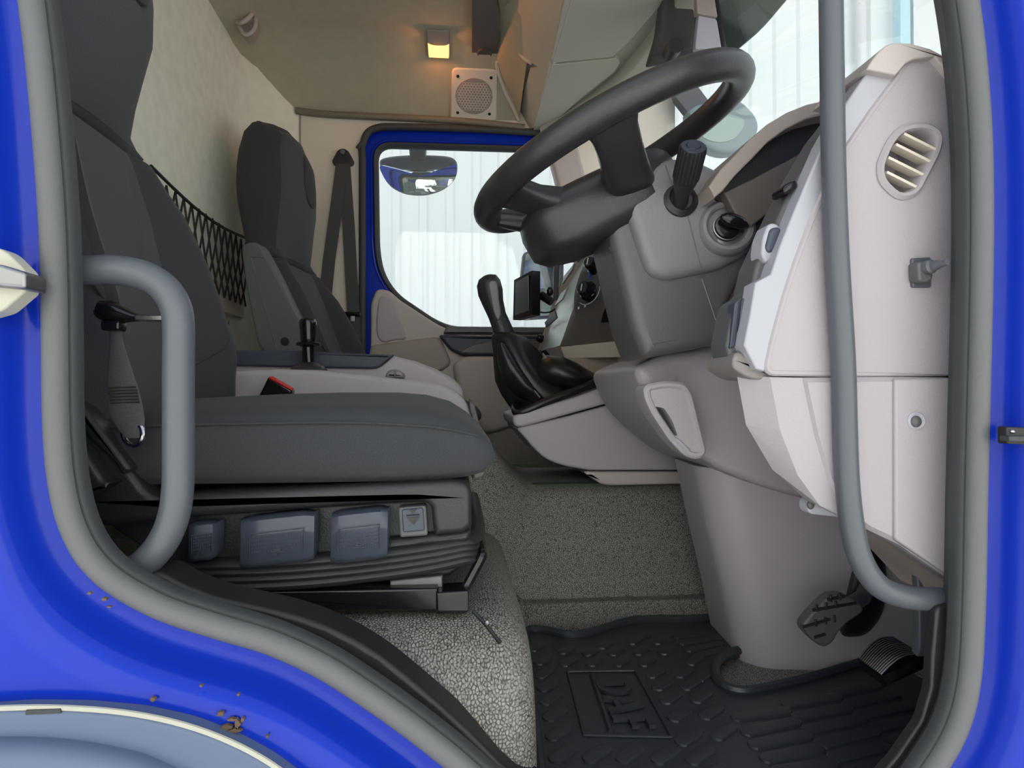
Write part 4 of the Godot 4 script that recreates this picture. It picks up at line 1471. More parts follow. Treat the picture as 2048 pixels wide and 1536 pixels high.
func consoles() -> void:
	# engine cover between the seats
	var c := thing("engine_console", "lilac-grey engine cover console between the two seats", "console", Vector3(-0.35, 0.3, -0.95))
	var s := Soup.new()
	slab(s, rounded(flat([[300, 744], [420, 744], [560, 738], [640, 740], [720, 748], [800, 757], [868, 765], [905, 776], [932, 800], [948, 840], [955, 880], [300, 880]], -0.78), [0, 0, 0, 0, 0, 0, 0.03, 0.03, 0.03, 0.03, 0, 0]), -0.78, 0.34, 0.012)
	obj("side_body", s, M.lilac, c)
	s = Soup.new()
	slab(s, rounded(flat([[300, 702], [560, 704], [786, 711], [830, 722], [872, 738], [905, 756], [928, 776], [930, 830], [300, 830]], -0.98), [0, 0, 0, 0, 0, 0, 0.02, 0, 0]), -0.98, 0.33, 0.012)
	obj("top_body", s, M.lilac, c)
	s = Soup.new()
	slab(s, rounded(flat([[300, 699], [560, 701], [788, 710], [776, 722], [757, 737], [735, 738], [465, 732], [300, 730]], -0.972), [0, 0, 0.004, 0.01, 0.012, 0.004, 0, 0]), -0.966, 0.34, 0.007)
	obj("top_pad", s, M.strip_navy, c, "dark padded top edge")
	s = Soup.new()
	slab(s, rounded(flat([[938, 796], [950, 812], [962, 860], [952, 856], [940, 820]], -0.77), 0.003), -0.768, 0.03, 0.002)
	obj("corner_clip", s, M.column_dark, c)
	s = Soup.new()
	slab(s, rounded(flat([[768, 755], [774, 742], [784, 738], [798, 739], [806, 745], [808, 757]], -0.79), 0.008), -0.79, 0.05, 0.008)
	var k := obj("rotary_knob", s, M.column_grey, c)
	s = Soup.new()
	block(s, at(790, 747, -0.788), Vector3(0.004, 0.014, 0.003), 0.001)
	obj("mark", s, M.column_dark, k)
	# gear lever console growing out of the dashboard
	var g := thing("gear_console", "lilac-grey gear lever console hanging from the dashboard", "console", Vector3(0.35, 0.3, -1.0))
	s = Soup.new()
	slab(s, rounded(flat([[1026, 842], [1026, 832], [1050, 824], [1150, 794], [1285, 748], [1330, 734], [1330, 772], [1285, 788], [1140, 828], [1044, 855], [1030, 853]], -0.86), [0.008, 0.008, 0.02, 0, 0, 0, 0, 0, 0, 0.01, 0.01]), -0.86, 0.32, 0.008)
	obj("top_tray", s, M.lilac, g)
	s = Soup.new()
	slab(s, rounded(flat([[1032, 856], [1140, 831], [1285, 791], [1400, 760], [1410, 941], [1180, 941], [1125, 932], [1090, 918], [1068, 898], [1050, 876]], -0.865), [0.01, 0, 0, 0, 0, 0, 0.05, 0.05, 0.05, 0.03]), -0.865, 0.31, 0.007)
	obj("body", s, M.lilac, g)
	s = Soup.new()
	slab(s, rounded(flat([[1165, 943], [1410, 943], [1410, 968], [1215, 972], [1200, 968]], -0.87), 0.01), -0.872, 0.2, 0.008)
	obj("skirt", s, M.beige, g)
	s = Soup.new()
	prism(s, [at(1110, 716, -1.25), at(1300, 714, -1.0), at(1300, 740, -0.9), at(1150, 772, -1.0), at(1060, 790, -1.17)], Vector3(0, -0.06, 0))
	obj("tray_floor", s, M.taupe, g)

# ================================================================ steering column and wheel
func column_and_wheel() -> void:
	var col := thing("steering_column", "dark grey steering column shroud with stalk and ignition lock", "steering column", Vector3(0.45, 0.55, -0.42))
	var s := Soup.new()
	slab(s, rounded(flat([[1214, 430], [1236, 394], [1270, 362], [1322, 336], [1400, 350], [1512, 470], [1506, 530], [1462, 600], [1448, 686], [1398, 697], [1290, 717], [1266, 655], [1240, 545]], -0.335), [0.03, 0.03, 0.03, 0, 0, 0.03, 0.03, 0.03, 0.012, 0, 0.012, 0, 0]), -0.335, 0.15, 0.022, 0.01, 5)
	obj("lower_shroud", s, M.column_dark, col)
	s = Soup.new()
	slab(s, rounded(flat([[1243, 372], [1290, 338], [1335, 313], [1385, 313], [1440, 336], [1492, 382], [1514, 430], [1512, 490], [1490, 514], [1440, 538], [1335, 560], [1300, 548], [1283, 506], [1262, 440]], -0.318), [0.01, 0.01, 0.02, 0.02, 0.02, 0.02, 0.02, 0.02, 0.02, 0, 0.02, 0.02, 0.02, 0]), -0.318, 0.19, 0.018, 0.01, 5)
	var up := obj("upper_shroud", s, M.column_grey, col)  # same plastic as the lower shroud; its lit tone is put into the colour
	# parting line and screw hole
	s = Soup.new()
	tube(s, pts([[1331, 330, -0.3178], [1348, 386, -0.3178]]), 0.0010, 5)
	tube(s, pts([[1374, 426, -0.3178], [1402, 538, -0.3178]]), 0.0010, 5)
	obj("parting_line", s, M.column_dark, up)
	s = Soup.new()
	tube(s, pts([[1404, 558, -0.334], [1425, 620, -0.334], [1446, 684, -0.336]]), 0.0010, 5)
	obj("parting_line", s, M.column_grey, col)
	s = Soup.new()
	lathe(s, [[0.001, -0.006], [0.0065, -0.006], [0.008, 0.0], [0.009, 0.001], [0.010, -0.002]], Transform3D(along(Vector3(-0.8, 0.1, 0.6)), at(1228, 494, -0.352)), 16)
	obj("screw_hole", s, M.column_dark, col)
	# stalk
	var a := at(1360, 404, -0.315)
	var b := at(1387, 292, -0.235)
	var tb := Transform3D(along(b - a), a)
	var len := (b - a).length()
	s = Soup.new()
	lathe(s, [[0.030, -0.01], [0.030, 0.0], [0.022, 0.006], [0.019, 0.002], [0.001, 0.001]], Transform3D(along(Vector3(0, 0.15, 1)), at(1362, 398, -0.317)), 24)
	obj("stalk_cup", s, M.black_plastic, col)
	s = Soup.new()
	lathe(s, [[0.012, -0.01], [0.0135, 0.0], [0.0125, 0.012], [0.016, 0.028], [0.0195, 0.040], [0.0195, 0.045]], tb, 20)
	var stalk := obj("stalk", s, M.black_plastic, col)
	s = Soup.new()
	var rings := []
	for q in [[0.0196, 0.045], [0.0205, 0.047], [0.0205, len - 0.006], [0.0195, len - 0.001]]:
		var ring := PackedVector3Array()
		for k in 72:
			var r: float = q[0] + (0.0012 if k % 3 == 0 else 0.0)
			ring.append(tb * Vector3(cos(TAU * k / 72) * r, q[1], sin(TAU * k / 72) * r))
		rings.append(ring)
	loft(s, rings)
	obj("barrel", s, M.black_plastic, stalk)
	s = Soup.new()
	lathe(s, [[0.0195, len - 0.004], [0.0185, len], [0.0115, len + 0.0005], [0.0112, len - 0.001], [0.0105, len - 0.001], [0.010, len + 0.002], [0.001, len + 0.0025]], tb, 28)
	obj("end_button", s, M.flap_grey, stalk)
	# ignition lock
	var ic := at(1453, 455, -0.316)
	var ib := Transform3D(along(Vector3(-0.12, 0.10, 1)), ic)
	s = Soup.new()
	lathe(s, [[0.049, -0.02], [0.049, -0.002], [0.047, 0.006], [0.042, 0.011], [0.037, 0.0115], [0.033, 0.008], [0.031, -0.004], [0.001, -0.004]], ib, 36)
	var ig := obj("ignition_ring", s, M.column_grey, col)
	s = Soup.new()
	lathe(s, [[0.031, -0.0035], [0.024, -0.002], [0.0235, 0.004], [0.020, 0.005], [0.001, 0.005]], ib, 30)
	obj("lock", s, M.dull_steel, ig)
	s = Soup.new()
	lathe(s, [[0.022, 0.004], [0.021, 0.009], [0.017, 0.010], [0.001, 0.010]], ib, 30)
	obj("lock_barrel", s, M.gloss_black, ig)
	s = Soup.new()
	var ka := ib * Vector3(0, 0.018, 0)
	ball(s, ka + Vector3(0.008, 0.004, 0), Vector3(0.026, 0.0125, 0.012), 16, Basis(Vector3(0, 0, 1), -0.28))
	obj("key_head", s, M.gloss_black, ig)

	# the wheel
	var c := Vector3(0.279, 0.982, -0.42)
	var tilt := 0.457
	var U := Vector3(cos(tilt), sin(tilt), 0)
	var N := Vector3(-sin(tilt), cos(tilt), 0)
	var W := Vector3(0, 0, 1)
	var w := thing("steering_wheel", "dark grey steering wheel with thick padded rim", "steering wheel", c)
	s = Soup.new()
	var R := 0.248
	var rim := []
	for k in 72:
		var th := TAU * k / 72
		rim.append(c + (U * cos(th) + W * sin(th)) * R)
	tube(s, rim, 0.0240, 18, true)
	obj("rim", s, M.wheel_rubber, w)
	# spokes: near, far and the two that meet the lower rim
	for q in [[106, 0.037], [254, 0.037], [158, 0.036], [202, 0.036]]:
		var th := deg_to_rad(q[0])
		var out := U * cos(th) + W * sin(th)
		var tan_ := -U * sin(th) + W * cos(th)
		s = Soup.new()
		var rr := []
		for e in [[0.05, -0.085, 1.35, 0.030], [0.10, -0.075, 1.15, 0.030], [0.15, -0.060, 1.0, 0.026], [0.19, -0.040, 0.95, 0.022], [0.22, -0.018, 1.0, 0.020], [0.245, -0.002, 1.25, 0.016], [0.255, 0.004, 1.35, 0.010]]:
			var ring := PackedVector3Array()
			for k in 20:
				var an := TAU * k / 20
				var px := signf(cos(an)) * pow(absf(cos(an)), 0.6)
				var py := signf(sin(an)) * pow(absf(sin(an)), 0.6)
				ring.append(c + out * e[0] + N * (e[1] + py * e[3]) + tan_ * px * q[1] * e[2])
			rr.append(ring)
		loft(s, rr)
		obj("spoke", s, M.wheel_rubber, w, "", 60)
	# hub pad
	s = Soup.new()
	var hub := []
	for e in [[-0.145, 0.55, 0.75], [-0.135, 0.85, 0.92], [-0.115, 1.0, 1.0], [-0.075, 1.02, 1.0], [-0.055, 0.99, 0.97], [-0.043, 0.93, 0.90], [-0.036, 0.82, 0.78], [-0.033, 0.5, 0.5]]:
		var ring := PackedVector3Array()
		for k in 36:
			var an := TAU * k / 36
			var px := signf(cos(an)) * pow(absf(cos(an)), 0.62)
			var py := signf(sin(an)) * pow(absf(sin(an)), 0.62)
			ring.append(c + U * (-0.062 + px * 0.145 * e[1]) + W * (py * 0.105 * e[2]) + N * e[0])
		hub.append(ring)
	loft(s, hub)
	obj("hub_pad", s, M.wheel_rubber, w, "", 60)
	s = Soup.new()
	lathe(s, [[0.055, 0.0], [0.055, 0.045], [0.001, 0.045]], Transform3D(along(-N), c - N * 0.12 + U * 0.02), 24)
	obj("shaft_cover", s, M.black_plastic, w)
	# badge on the pad
	s = Soup.new()
	extr(s, rect(0.05, 0.024, 0.004), Transform3D(Basis(-W, U, N).orthonormalized(), c - N * 0.030 - U * 0.03), 0.006, 0.001)
	obj("badge", s, M.gloss_black, w)

# ================================================================ seats
func tab(list: Array, h: float) -> float:
	if h <= list[0][0]:
		return list[0][1]
	for i in list.size() - 1:
		if h <= list[i + 1][0]:
			var t: float = (h - list[i][0]) / (list[i + 1][0] - list[i][0])
			return lerpf(list[i][1], list[i + 1][1], t * t * (3 - 2 * t) * 0.4 + t * 0.6)
	return list[-1][1]
const HALF := [[0.43, 0.235], [0.5, 0.252], [0.62, 0.258], [0.8, 0.25], [0.92, 0.222], [1.0, 0.190], [1.06, 0.184], [1.16, 0.188], [1.28, 0.184], [1.38, 0.164], [1.45, 0.130], [1.495, 0.088], [1.518, 0.046], [1.526, 0.012]]
const FRONT := [[0.43, -0.505], [0.6, -0.538], [0.8, -0.582], [1.0, -0.612], [1.08, -0.578], [1.22, -0.545], [1.35, -0.553], [1.44, -0.585], [1.49, -0.622], [1.52, -0.676], [1.526, -0.70]]
const BACK := [[0.43, -0.62], [0.6, -0.645], [0.8, -0.68], [1.0, -0.725], [1.3, -0.748], [1.45, -0.742], [1.5, -0.73], [1.526, -0.71]]
const BOLSTER := [[0.43, 0.03], [0.52, 0.07], [0.62, 0.09], [0.76, 0.085], [0.88, 0.058], [0.97, 0.022], [1.04, 0.0], [1.5, 0.0]]

var lean := 0.0                    # how far the foot of a backrest stands forward
func slant(h: float) -> float:
	return lean * clampf(1.2 - h, 0.0, 1.0)
func back_front(h: float, t: float) -> float:
	var a := absf(t)
	var crown: float = 0.07 * a * a * smoothstep(0.98, 1.06, h)
	return tab(FRONT, h) + tab(BOLSTER, h) * smoothstep(0.45, 0.82, a) - crown
func back_ring(h: float, o: Vector3, pinch := 0.0) -> PackedVector3Array:
	o.x += slant(h)
	var w := tab(HALF, h) - pinch
	var b := tab(BACK, h) + pinch
	var ring := PackedVector3Array()
	for k in 17:
		var t := -0.88 + 1.76 * k / 16.0
		ring.append(o + Vector3(back_front(h, t) - pinch, h, t * w))
	var fe := back_front(h, 0.9) - pinch
	for q in [[0.955, 0.10], [0.99, 0.25], [1.0, 0.45], [1.0, 0.65], [0.98, 0.83], [0.92, 0.95], [0.8, 1.0], [0.3, 1.0], [-0.3, 1.0], [-0.8, 1.0], [-0.92, 0.95], [-0.98, 0.83], [-1.0, 0.65], [-1.0, 0.45], [-0.99, 0.25], [-0.955, 0.10]]:
		ring.append(o + Vector3(lerpf(fe, b, q[1]), h, q[0] * w))
	return ring

func make_seat(called: String, label: String, o: Vector3) -> Node3D:
	var seat := thing(called, label, "seat", o + Vector3(-0.25, 0.24, 0))
	var s := Soup.new()
	var rings := []
	for h in [0.43, 0.45, 0.48, 0.52, 0.57, 0.62, 0.68, 0.74, 0.8, 0.85, 0.9, 0.94, 0.97, 0.99]:
		rings.append(back_ring(h, o))
	rings.append(back_ring(0.998, o, 0.010))
	loft(s, rings)
	var back := obj("backrest", s, M.seat_dark, seat, "", 55)
	s = Soup.new()
	rings = [back_ring(0.994, o, 0.011)]
	for h in [1.003, 1.02, 1.05, 1.09, 1.14, 1.2, 1.26, 1.32, 1.38, 1.42, 1.45, 1.475, 1.495, 1.508, 1.518, 1.524, 1.526]:
		rings.append(back_ring(h, o))
	loft(s, rings)
	var head := obj("headrest", s, M.seat_dark, seat, "", 55)
	# lighter front panel of the headrest
	s = Soup.new()
	rings = []
	for h in [1.012, 1.03, 1.08, 1.14, 1.2, 1.26, 1.32, 1.38, 1.42, 1.45, 1.475]:
		var ring := PackedVector3Array()
		var half: float = 0.80 - 0.18 * smoothstep(1.36, 1.475, h)
		for k in 13:
			var t := -half + 2 * half * k / 12.0
			var edge: float = 0.005 * (1.0 - pow(absf(t) / half, 8.0)) * (0.2 if h > 1.47 or h < 1.02 else 1.0)
			ring.append(o + Vector3(back_front(h, t) + edge + slant(h), h, t * tab(HALF, h)))
		for k in 13:
			var t := half - 2 * half * k / 12.0
			ring.append(o + Vector3(back_front(h, t) - 0.02 + slant(h), h, t * tab(HALF, h)))
		rings.append(ring)
	loft(s, rings)
	obj("front_panel", s, M.seat_cloth, head, "", 55)
	# smooth centre panel, a few millimetres proud
	s = Soup.new()
	rings = []
	for h in [0.47, 0.52, 0.6, 0.7, 0.8, 0.88, 0.94, 0.975, 0.988]:
		var w := tab(HALF, h)
		var ring := PackedVector3Array()
		var half: float = 0.56 if h < 0.98 else 0.54
		for k in 13:
			var t := -half + 2 * half * k / 12.0
			var edge: float = 0.006 * (1.0 - pow(absf(t) / half, 8.0))
			ring.append(o + Vector3(back_front(h, t) + edge + slant(h), h, t * w))
		for k in 13:
			var t := half - 2 * half * k / 12.0
			ring.append(o + Vector3(back_front(h, t) - 0.02 + slant(h), h, t * w))
		rings.append(ring)
	loft(s, rings)
	obj("centre_panel", s, M.seat_cloth, back, "", 55)
	# seams where the bolsters are sewn
	for sg in [-1.0, 1.0]:
		s = Soup.new()
		var seam := []
		for h in [0.60, 0.64, 0.67, 0.695]:
			var t: float = sg * lerpf(0.60, 0.99, (h - 0.60) / 0.095)
			seam.append(o + Vector3(back_front(h, t) + (0.001 if absf(t) < 0.88 else -0.006) + slant(h), h, t * tab(HALF, h)))
		tube(s, spline3(seam, 4), 0.0022, 6)
		obj("seam", s, M.seat_dark, back)
	# oval patch on the headrest
	s = Soup.new()
	var oval := []
	for e in [[1.0, 0.001], [0.97, 0.008], [0.8, 0.010], [0.4, 0.011]]:
		var ring := PackedVector3Array()
		for k in 28:
			var an := TAU * k / 28
			var h: float = 1.312 + sin(an) * 0.100 * e[0]
			var z: float = cos(an) * (0.052 - 0.012 * sin(an)) * e[0]
			ring.append(o + Vector3(back_front(h, z / tab(HALF, h)) + e[1] + slant(h), h, z))
		oval.append(ring)
	loft(s, oval, true, false, true)
	obj("oval_patch", s, M.seat_dark, head, "darker oval patch")
	# cushion
	s = Soup.new()
	rings = []
	for q in [[-0.55, 0.84, 0.45, 0.490], [-0.53, 0.95, 0.430, 0.503], [-0.48, 0.99, 0.423, 0.508], [-0.40, 1.0, 0.422, 0.512], [-0.30, 1.0, 0.422, 0.517], [-0.2, 1.0, 0.422, 0.520], [-0.1, 1.0, 0.422, 0.520], [-0.05, 0.995, 0.422, 0.516], [-0.01, 0.985, 0.424, 0.509], [0.02, 0.97, 0.427, 0.499], [0.04, 0.95, 0.432, 0.487], [0.052, 0.92, 0.44, 0.474], [0.056, 0.88, 0.45, 0.462]]:
		var ring := PackedVector3Array()
		var w: float = 0.252 * q[1]
		var lo: float = q[2]
		var hi: float = q[3]
		for k in 13:
			var t := -0.90 + 1.8 * k / 12.0
			var crown := 0.026 * (1.0 - t * t) * clampf((0.06 - q[0]) * 12.0, 0.0, 1.0)
			ring.append(o + Vector3(q[0], hi + crown - 0.001, t * w))
		for e in [[0.95, 0.93], [0.985, 0.82], [1.0, 0.6], [0.995, 0.3], [0.98, 0.12], [0.94, 0.0], [0.4, 0.0], [-0.4, 0.0], [-0.94, 0.0], [-0.98, 0.12], [-0.995, 0.3], [-1.0, 0.6], [-0.985, 0.82], [-0.95, 0.93]]:
			ring.append(o + Vector3(q[0], lerpf(lo, hi, e[1]), e[0] * w))
		rings.append(ring)
	loft(s, rings)
	var cu := obj("cushion", s, M.seat_dark, seat, "", 60)
	s = Soup.new()
	var pipe := []
	for q in [[-0.45, 1.0, 0.500], [-0.3, 1.006, 0.503], [-0.15, 1.007, 0.504], [-0.05, 1.0, 0.499], [0.0, 0.985, 0.492], [0.032, 0.955, 0.484]]:
		pipe.append(o + Vector3(q[0], q[2], 0.252 * 0.985 * q[1]))
	tube(s, spline3(pipe, 5), 0.0018, 6)
	obj("piping", s, M.seat_dark, cu)
	return seat

func seats() -> void:
	var o := Vector3(0, 0, -0.42)
	var seat := make_seat("driver_seat", "charcoal cloth driver's seat on a black suspension base", o)
	# black base with its controls
	var s := Soup.new()
	slab(s, rounded(flat([[330, 1002], [380, 988], [600, 977], [780, 968], [905, 962], [935, 966], [944, 985], [942, 1056], [926, 1068], [868, 1072], [862, 1012], [844, 1004], [800, 1004], [600, 1020], [380, 1036], [200, 1056], [160, 1010], [150, 800], [168, 826], [250, 928], [290, 985]], -0.160), [0.01, 0, 0, 0, 0, 0.01, 0.01, 0.01, 0.004, 0.004, 0.008, 0.006, 0, 0, 0, 0.01, 0, 0.01, 0.01, 0.02, 0.02]), -0.160, 0.5, 0.010)
	var base := obj("base_cover", s, M.black_plastic, seat)
	s = Soup.new()
	slab(s, flat([[200, 1040], [600, 1010], [870, 995], [945, 1040], [938, 1095], [600, 1118], [330, 1130]], -0.185), -0.185, 0.46, 0.008)
	obj("base_core", s, M.black_plastic, seat)
	s = Soup.new()
	slab(s, rounded(flat([[862, 1068], [945, 1060], [938, 1086], [760, 1104], [770, 1078]], -0.17), 0.01), -0.17, 0.05, 0.01)
	obj("front_skirt", s, M.black_plastic, seat)
	# flaps
	for f in [[376, 430, 1042, 1122, 0], [480, 627, 1026, 1131, 1], [661, 774, 1017, 1123, 2]]:
		s = Soup.new()
		var u0: float = f[0]
		var u1: float = f[1]
		var v0: float = f[2]
		var v1: float = f[3]
		var lift: float = (u1 - u0) * 0.055
		var rings := []
		for e in [[0.0, -0.170], [0.03, -0.150], [0.10, -0.142], [0.35, -0.138], [0.42, -0.138], [0.90, -0.148], [0.97, -0.153], [1.0, -0.165]]:
			var ring := PackedVector3Array()
			var v: float = lerpf(v0, v1, e[0])
			for k in 9:
				var t := k / 8.0
				var round_: float = pow(absf(t - 0.5) * 2.0, 6.0)
				ring.append(at(lerpf(u0, u1, t) + (1.0 - e[0]) * 2, v + lift - lift * 2 * t - round_ * 4.0 * signf(e[0] - 0.5), e[1] - round_ * 0.006))
			rings.append(ring)
		var back := PackedVector3Array()
		loft(s, rings, false, false, false)
		for i in rings.size() - 1:
			for side in [0, 8]:
				quad(s, rings[i][side], rings[i + 1][side], rings[i + 1][side] + Vector3(0, 0, -0.03), rings[i][side] + Vector3(0, 0, -0.03))
		for k in 8:
			for r in [0, rings.size() - 1]:
				quad(s, rings[r][k], rings[r][k + 1], rings[r][k + 1] + Vector3(0, 0, -0.03), rings[r][k] + Vector3(0, 0, -0.03))
				quad(s, rings[0][k] + Vector3(0, 0, -0.03), rings[0][k + 1] + Vector3(0, 0, -0.03), rings[-1][k + 1] + Vector3(0, 0, -0.03), rings[-1][k] + Vector3(0, 0, -0.03))
		var fl := obj("control_flap", s, M.flap_grey, seat, "", 50)
		# dotted grip field, one raised square plate and a small arrow
		s = Soup.new()
		var m: float = (u1 - u0) * 0.13
		tube(s, pts([[u0 + m, lerpf(v0, v1, 0.34) + lift * 0.8, -0.1365], [u1 - m, lerpf(v0, v1, 0.34) - lift * 0.8, -0.1365]]), 0.0009, 5)
		tube(s, pts([[u0 + m, lerpf(v0, v1, 0.34) + lift * 0.8, -0.1365], [u0 + m, lerpf(v0, v1, 0.78) + lift * 0.8, -0.1445]]), 0.0007, 5)
		tube(s, pts([[u1 - m, lerpf(v0, v1, 0.34) - lift * 0.8, -0.1365], [u1 - m, lerpf(v0, v1, 0.78) - lift * 0.8, -0.1445]]), 0.0007, 5)
		obj("grip_outline", s, M.flap_grey, fl)
		s = Soup.new()
		for r in 5:
			for k in int((u1 - u0) / 6.5):
				var uu: float = lerpf(u0 + m + 4, u1 - m - 4, k / maxf(1.0, int((u1 - u0) / 6.5) - 1))
				var fr := 0.40 + 0.075 * r
				var tt := (uu - u0) / (u1 - u0)
				ball(s, at(uu, lerpf(v0, v1, fr) + lift - lift * 2 * tt, lerpf(-0.138, -0.147, clampf((fr - 0.42) / 0.48, 0, 1))), Vector3(0.0011, 0.0011, 0.0009), 6)
		obj("grip_dots", s, M.flap_grey, fl).set_meta("kind", "stuff")
		s = Soup.new()
		var cu: float = (u0 + u1) / 2
		var cv: float = lerpf(v0, v1, 0.74)
		if f[4] == 0:
			tube(s, pts([[cu - 8, cv + 9, -0.144], [cu - 2, cv - 8, -0.142], [cu - 1, cv + 9, -0.144], [cu + 6, cv - 8, -0.142]]), 0.0008, 5)
		else:
			tube(s, pts([[cu - 12, cv, -0.1435], [cu + 12, cv - 1, -0.1435]]), 0.0008, 5)
			tube(s, pts([[cu - 6, cv - 4, -0.1428], [cu, cv - 10, -0.142], [cu + 6, cv - 4, -0.1428], [cu - 6, cv - 4, -0.1428]]), 0.0008, 5)
			if f[4] == 1:
				tube(s, pts([[cu - 5, cv + 4, -0.1445], [cu, cv + 9, -0.145], [cu + 5, cv + 4, -0.1445]]), 0.0008, 5)
		obj("symbol", s, M.flap_grey, fl)
	s = Soup.new()
	slab(s, rounded(flat([[797, 1014], [852, 1010], [856, 1070], [800, 1074]], -0.165), 0.004), -0.160, 0.03, 0.003)
	var bt := obj("lowering_button", s, M.column_dark, seat)
	s = Soup.new()
	slab(s, rounded(flat([[803, 1020], [846, 1016], [849, 1062], [806, 1066]], -0.155), 0.003), -0.156, 0.02, 0.002)
	obj("button_face", s, M.flap_grey, bt)
	s = Soup.new()
	slab(s, flat([[812, 1035], [840, 1033], [827, 1050]], -0.154), -0.1548, 0.004)
	tube(s, pts([[813, 1031, -0.1548], [839, 1029, -0.1548]]), 0.0008, 5)
	slab(s, flat([[818, 1020], [834, 1019], [826, 1028]], -0.154), -0.1548, 0.004)
	obj("symbol", s, M.gloss_black, bt)
	# bellows: folds one above the other
	s = Soup.new()
	slab(s, flat([[300, 1120], [600, 1100], [936, 1078], [932, 1128], [900, 1152], [600, 1180], [300, 1190]], -0.20), -0.20, 0.42, 0.006)
	obj("bellows_core", s, M.black_rubber, seat)
	for k in 4:
		s = Soup.new()
		var v := k * 14.0
		var line := pts([[310, 1130 + v, -0.19], [480, 1128 + v, -0.178], [620, 1121 + v, -0.176], [760, 1108 + v * 0.95, -0.176], [860, 1095 + v * 0.9, -0.178], [920, 1084 + v * 0.85, -0.186], [940, 1080 + v * 0.8, -0.205]])
		line.append(line[-1] + Vector3(0.012, 0, -0.08))
		line.append(line[-1] + Vector3(0.0, 0, -0.3))
		sweep(s, spline3(line, 4), disc(0.014, 12, 0.0085), Vector3(0.2, 0, 1))
		obj("bellows_fold", s, M.black_plastic, seat)
	s = Soup.new()
	slab(s, flat([[780, 1162], [884, 1152], [884, 1176], [780, 1178]], -0.19), -0.19, 0.35, 0.003)
	obj("lower_frame", s, M.column_grey, seat)
	# rail and slide bar
	s = Soup.new()
	slab(s, rounded(flat([[360, 1186], [876, 1177], [876, 1222], [650, 1223], [625, 1218], [600, 1206], [360, 1204]], -0.17), 0.003), -0.17, 0.035, 0.003)
	obj("rail", s, M.gloss_black, seat)
	s = Soup.new()
	slab(s, rounded(flat([[872, 1184], [938, 1180], [938, 1224], [872, 1224]], -0.168), 0.004), -0.165, 0.04, 0.003)
	obj("rail_end", s, M.gloss_black, seat)
	s = Soup.new()
	tube(s, spline3(pts([[928, 1182, -0.19], [945, 1150, -0.19], [962, 1118, -0.19], [964, 1106, -0.20], [958, 1084, -0.25], [952, 1082, -0.5]]), 4), 0.0072, 8)
	obj("slide_bar", s, M.gloss_black, seat)
	# backrest recliner arm at the left, and the little lever at the cushion's front
	s = Soup.new()
	slab(s, rounded(flat([[140, 800], [165, 812], [252, 926], [262, 940], [240, 952], [232, 930], [150, 850]], -0.15), 0.006), -0.15, 0.03, 0.006)
	obj("recliner_arm", s, M.black_plastic, seat)
	s = Soup.new()
	slab(s, rounded(flat([[140, 880], [168, 902], [205, 962], [225, 965], [170, 1000], [140, 1000]], -0.13), 0.006), -0.13, 0.04, 0.008)
	obj("hinge_cover", s, M.black_plastic, seat)
	s = Soup.new()
	slab(s, rounded(flat([[944, 935], [968, 936], [970, 950], [960, 958], [944, 960]], -0.24), 0.004), -0.24, 0.03, 0.004)
	obj("tilt_lever", s, M.column_dark, seat)
	# buckle at the far side
	var bk := thing("belt_buckle", "black belt buckle with a red release beside the driver's cushion", "buckle", at(535, 800, -0.70))
	s = Soup.new()
	slab(s, rounded(flat([[536, 752], [583, 778], [584, 786], [560, 830], [500, 826]], -0.70), 0.006), -0.70, 0.03, 0.006, 0.006)
	obj("housing", s, M.gloss_black, bk)
	s = Soup.new()
	slab(s, rounded(flat([[540, 752], [584, 776], [581, 781], [537, 757]], -0.697), 0.002), -0.697, 0.02, 0.002)
	obj("release", s, M.red_plastic, bk, "red release button")

	# passenger seat
	var o2 := Vector3(0.02, 0.0, -1.575)
	lean = 0.13
	var ps := make_seat("passenger_seat", "charcoal cloth passenger seat with a folded armrest", o2)
	s = Soup.new()
	block(s, Vector3(-0.25, 0.26, -1.585), Vector3(0.46, 0.30, 0.42), 0.02)
	obj("pedestal", s, M.black_plastic, ps)
	s = Soup.new()
	slab(s, rounded(flat([[490, 480], [520, 474], [534, 484], [622, 640], [628, 720], [560, 720], [528, 690], [500, 560]], -1.30), 0.02), -1.30, 0.055, 0.008)
	var ar := obj("armrest", s, M.armrest_grey, ps, "grey folded armrest")
	s = Soup.new()
	tube(s, pts([[512, 506, -1.299], [540, 508, -1.299]]), 0.0016, 5)
	tube(s, pts([[512, 506, -1.299], [570, 700, -1.299]]), 0.0016, 5)
	obj("groove", s, M.armrest_grey, ar)
	s = Soup.new()
	extr(s, disc(0.014, 16), Transform3D(Basis(), at(586, 681, -1.297)), 0.006, 0.001)
	obj("pivot_cap", s, M.black_rubber, ar)
	s = Soup.new()
	tube(s, spline3(pts([[540, 670, -1.32], [543, 682, -1.32], [541, 698, -1.32]]), 4), 0.004, 6)
	obj("pull", s, M.steel, ar)
	ps.rotation.y = deg_to_rad(-8.0)      # the passenger seat stands a little turned

# ================================================================ handles, belts, levers, pedals, net
func strap(s: Soup, path: Array, wide: float, side: Vector3, thick := 0.0022) -> void:
	sweep(s, path, rect(wide, thick), side)

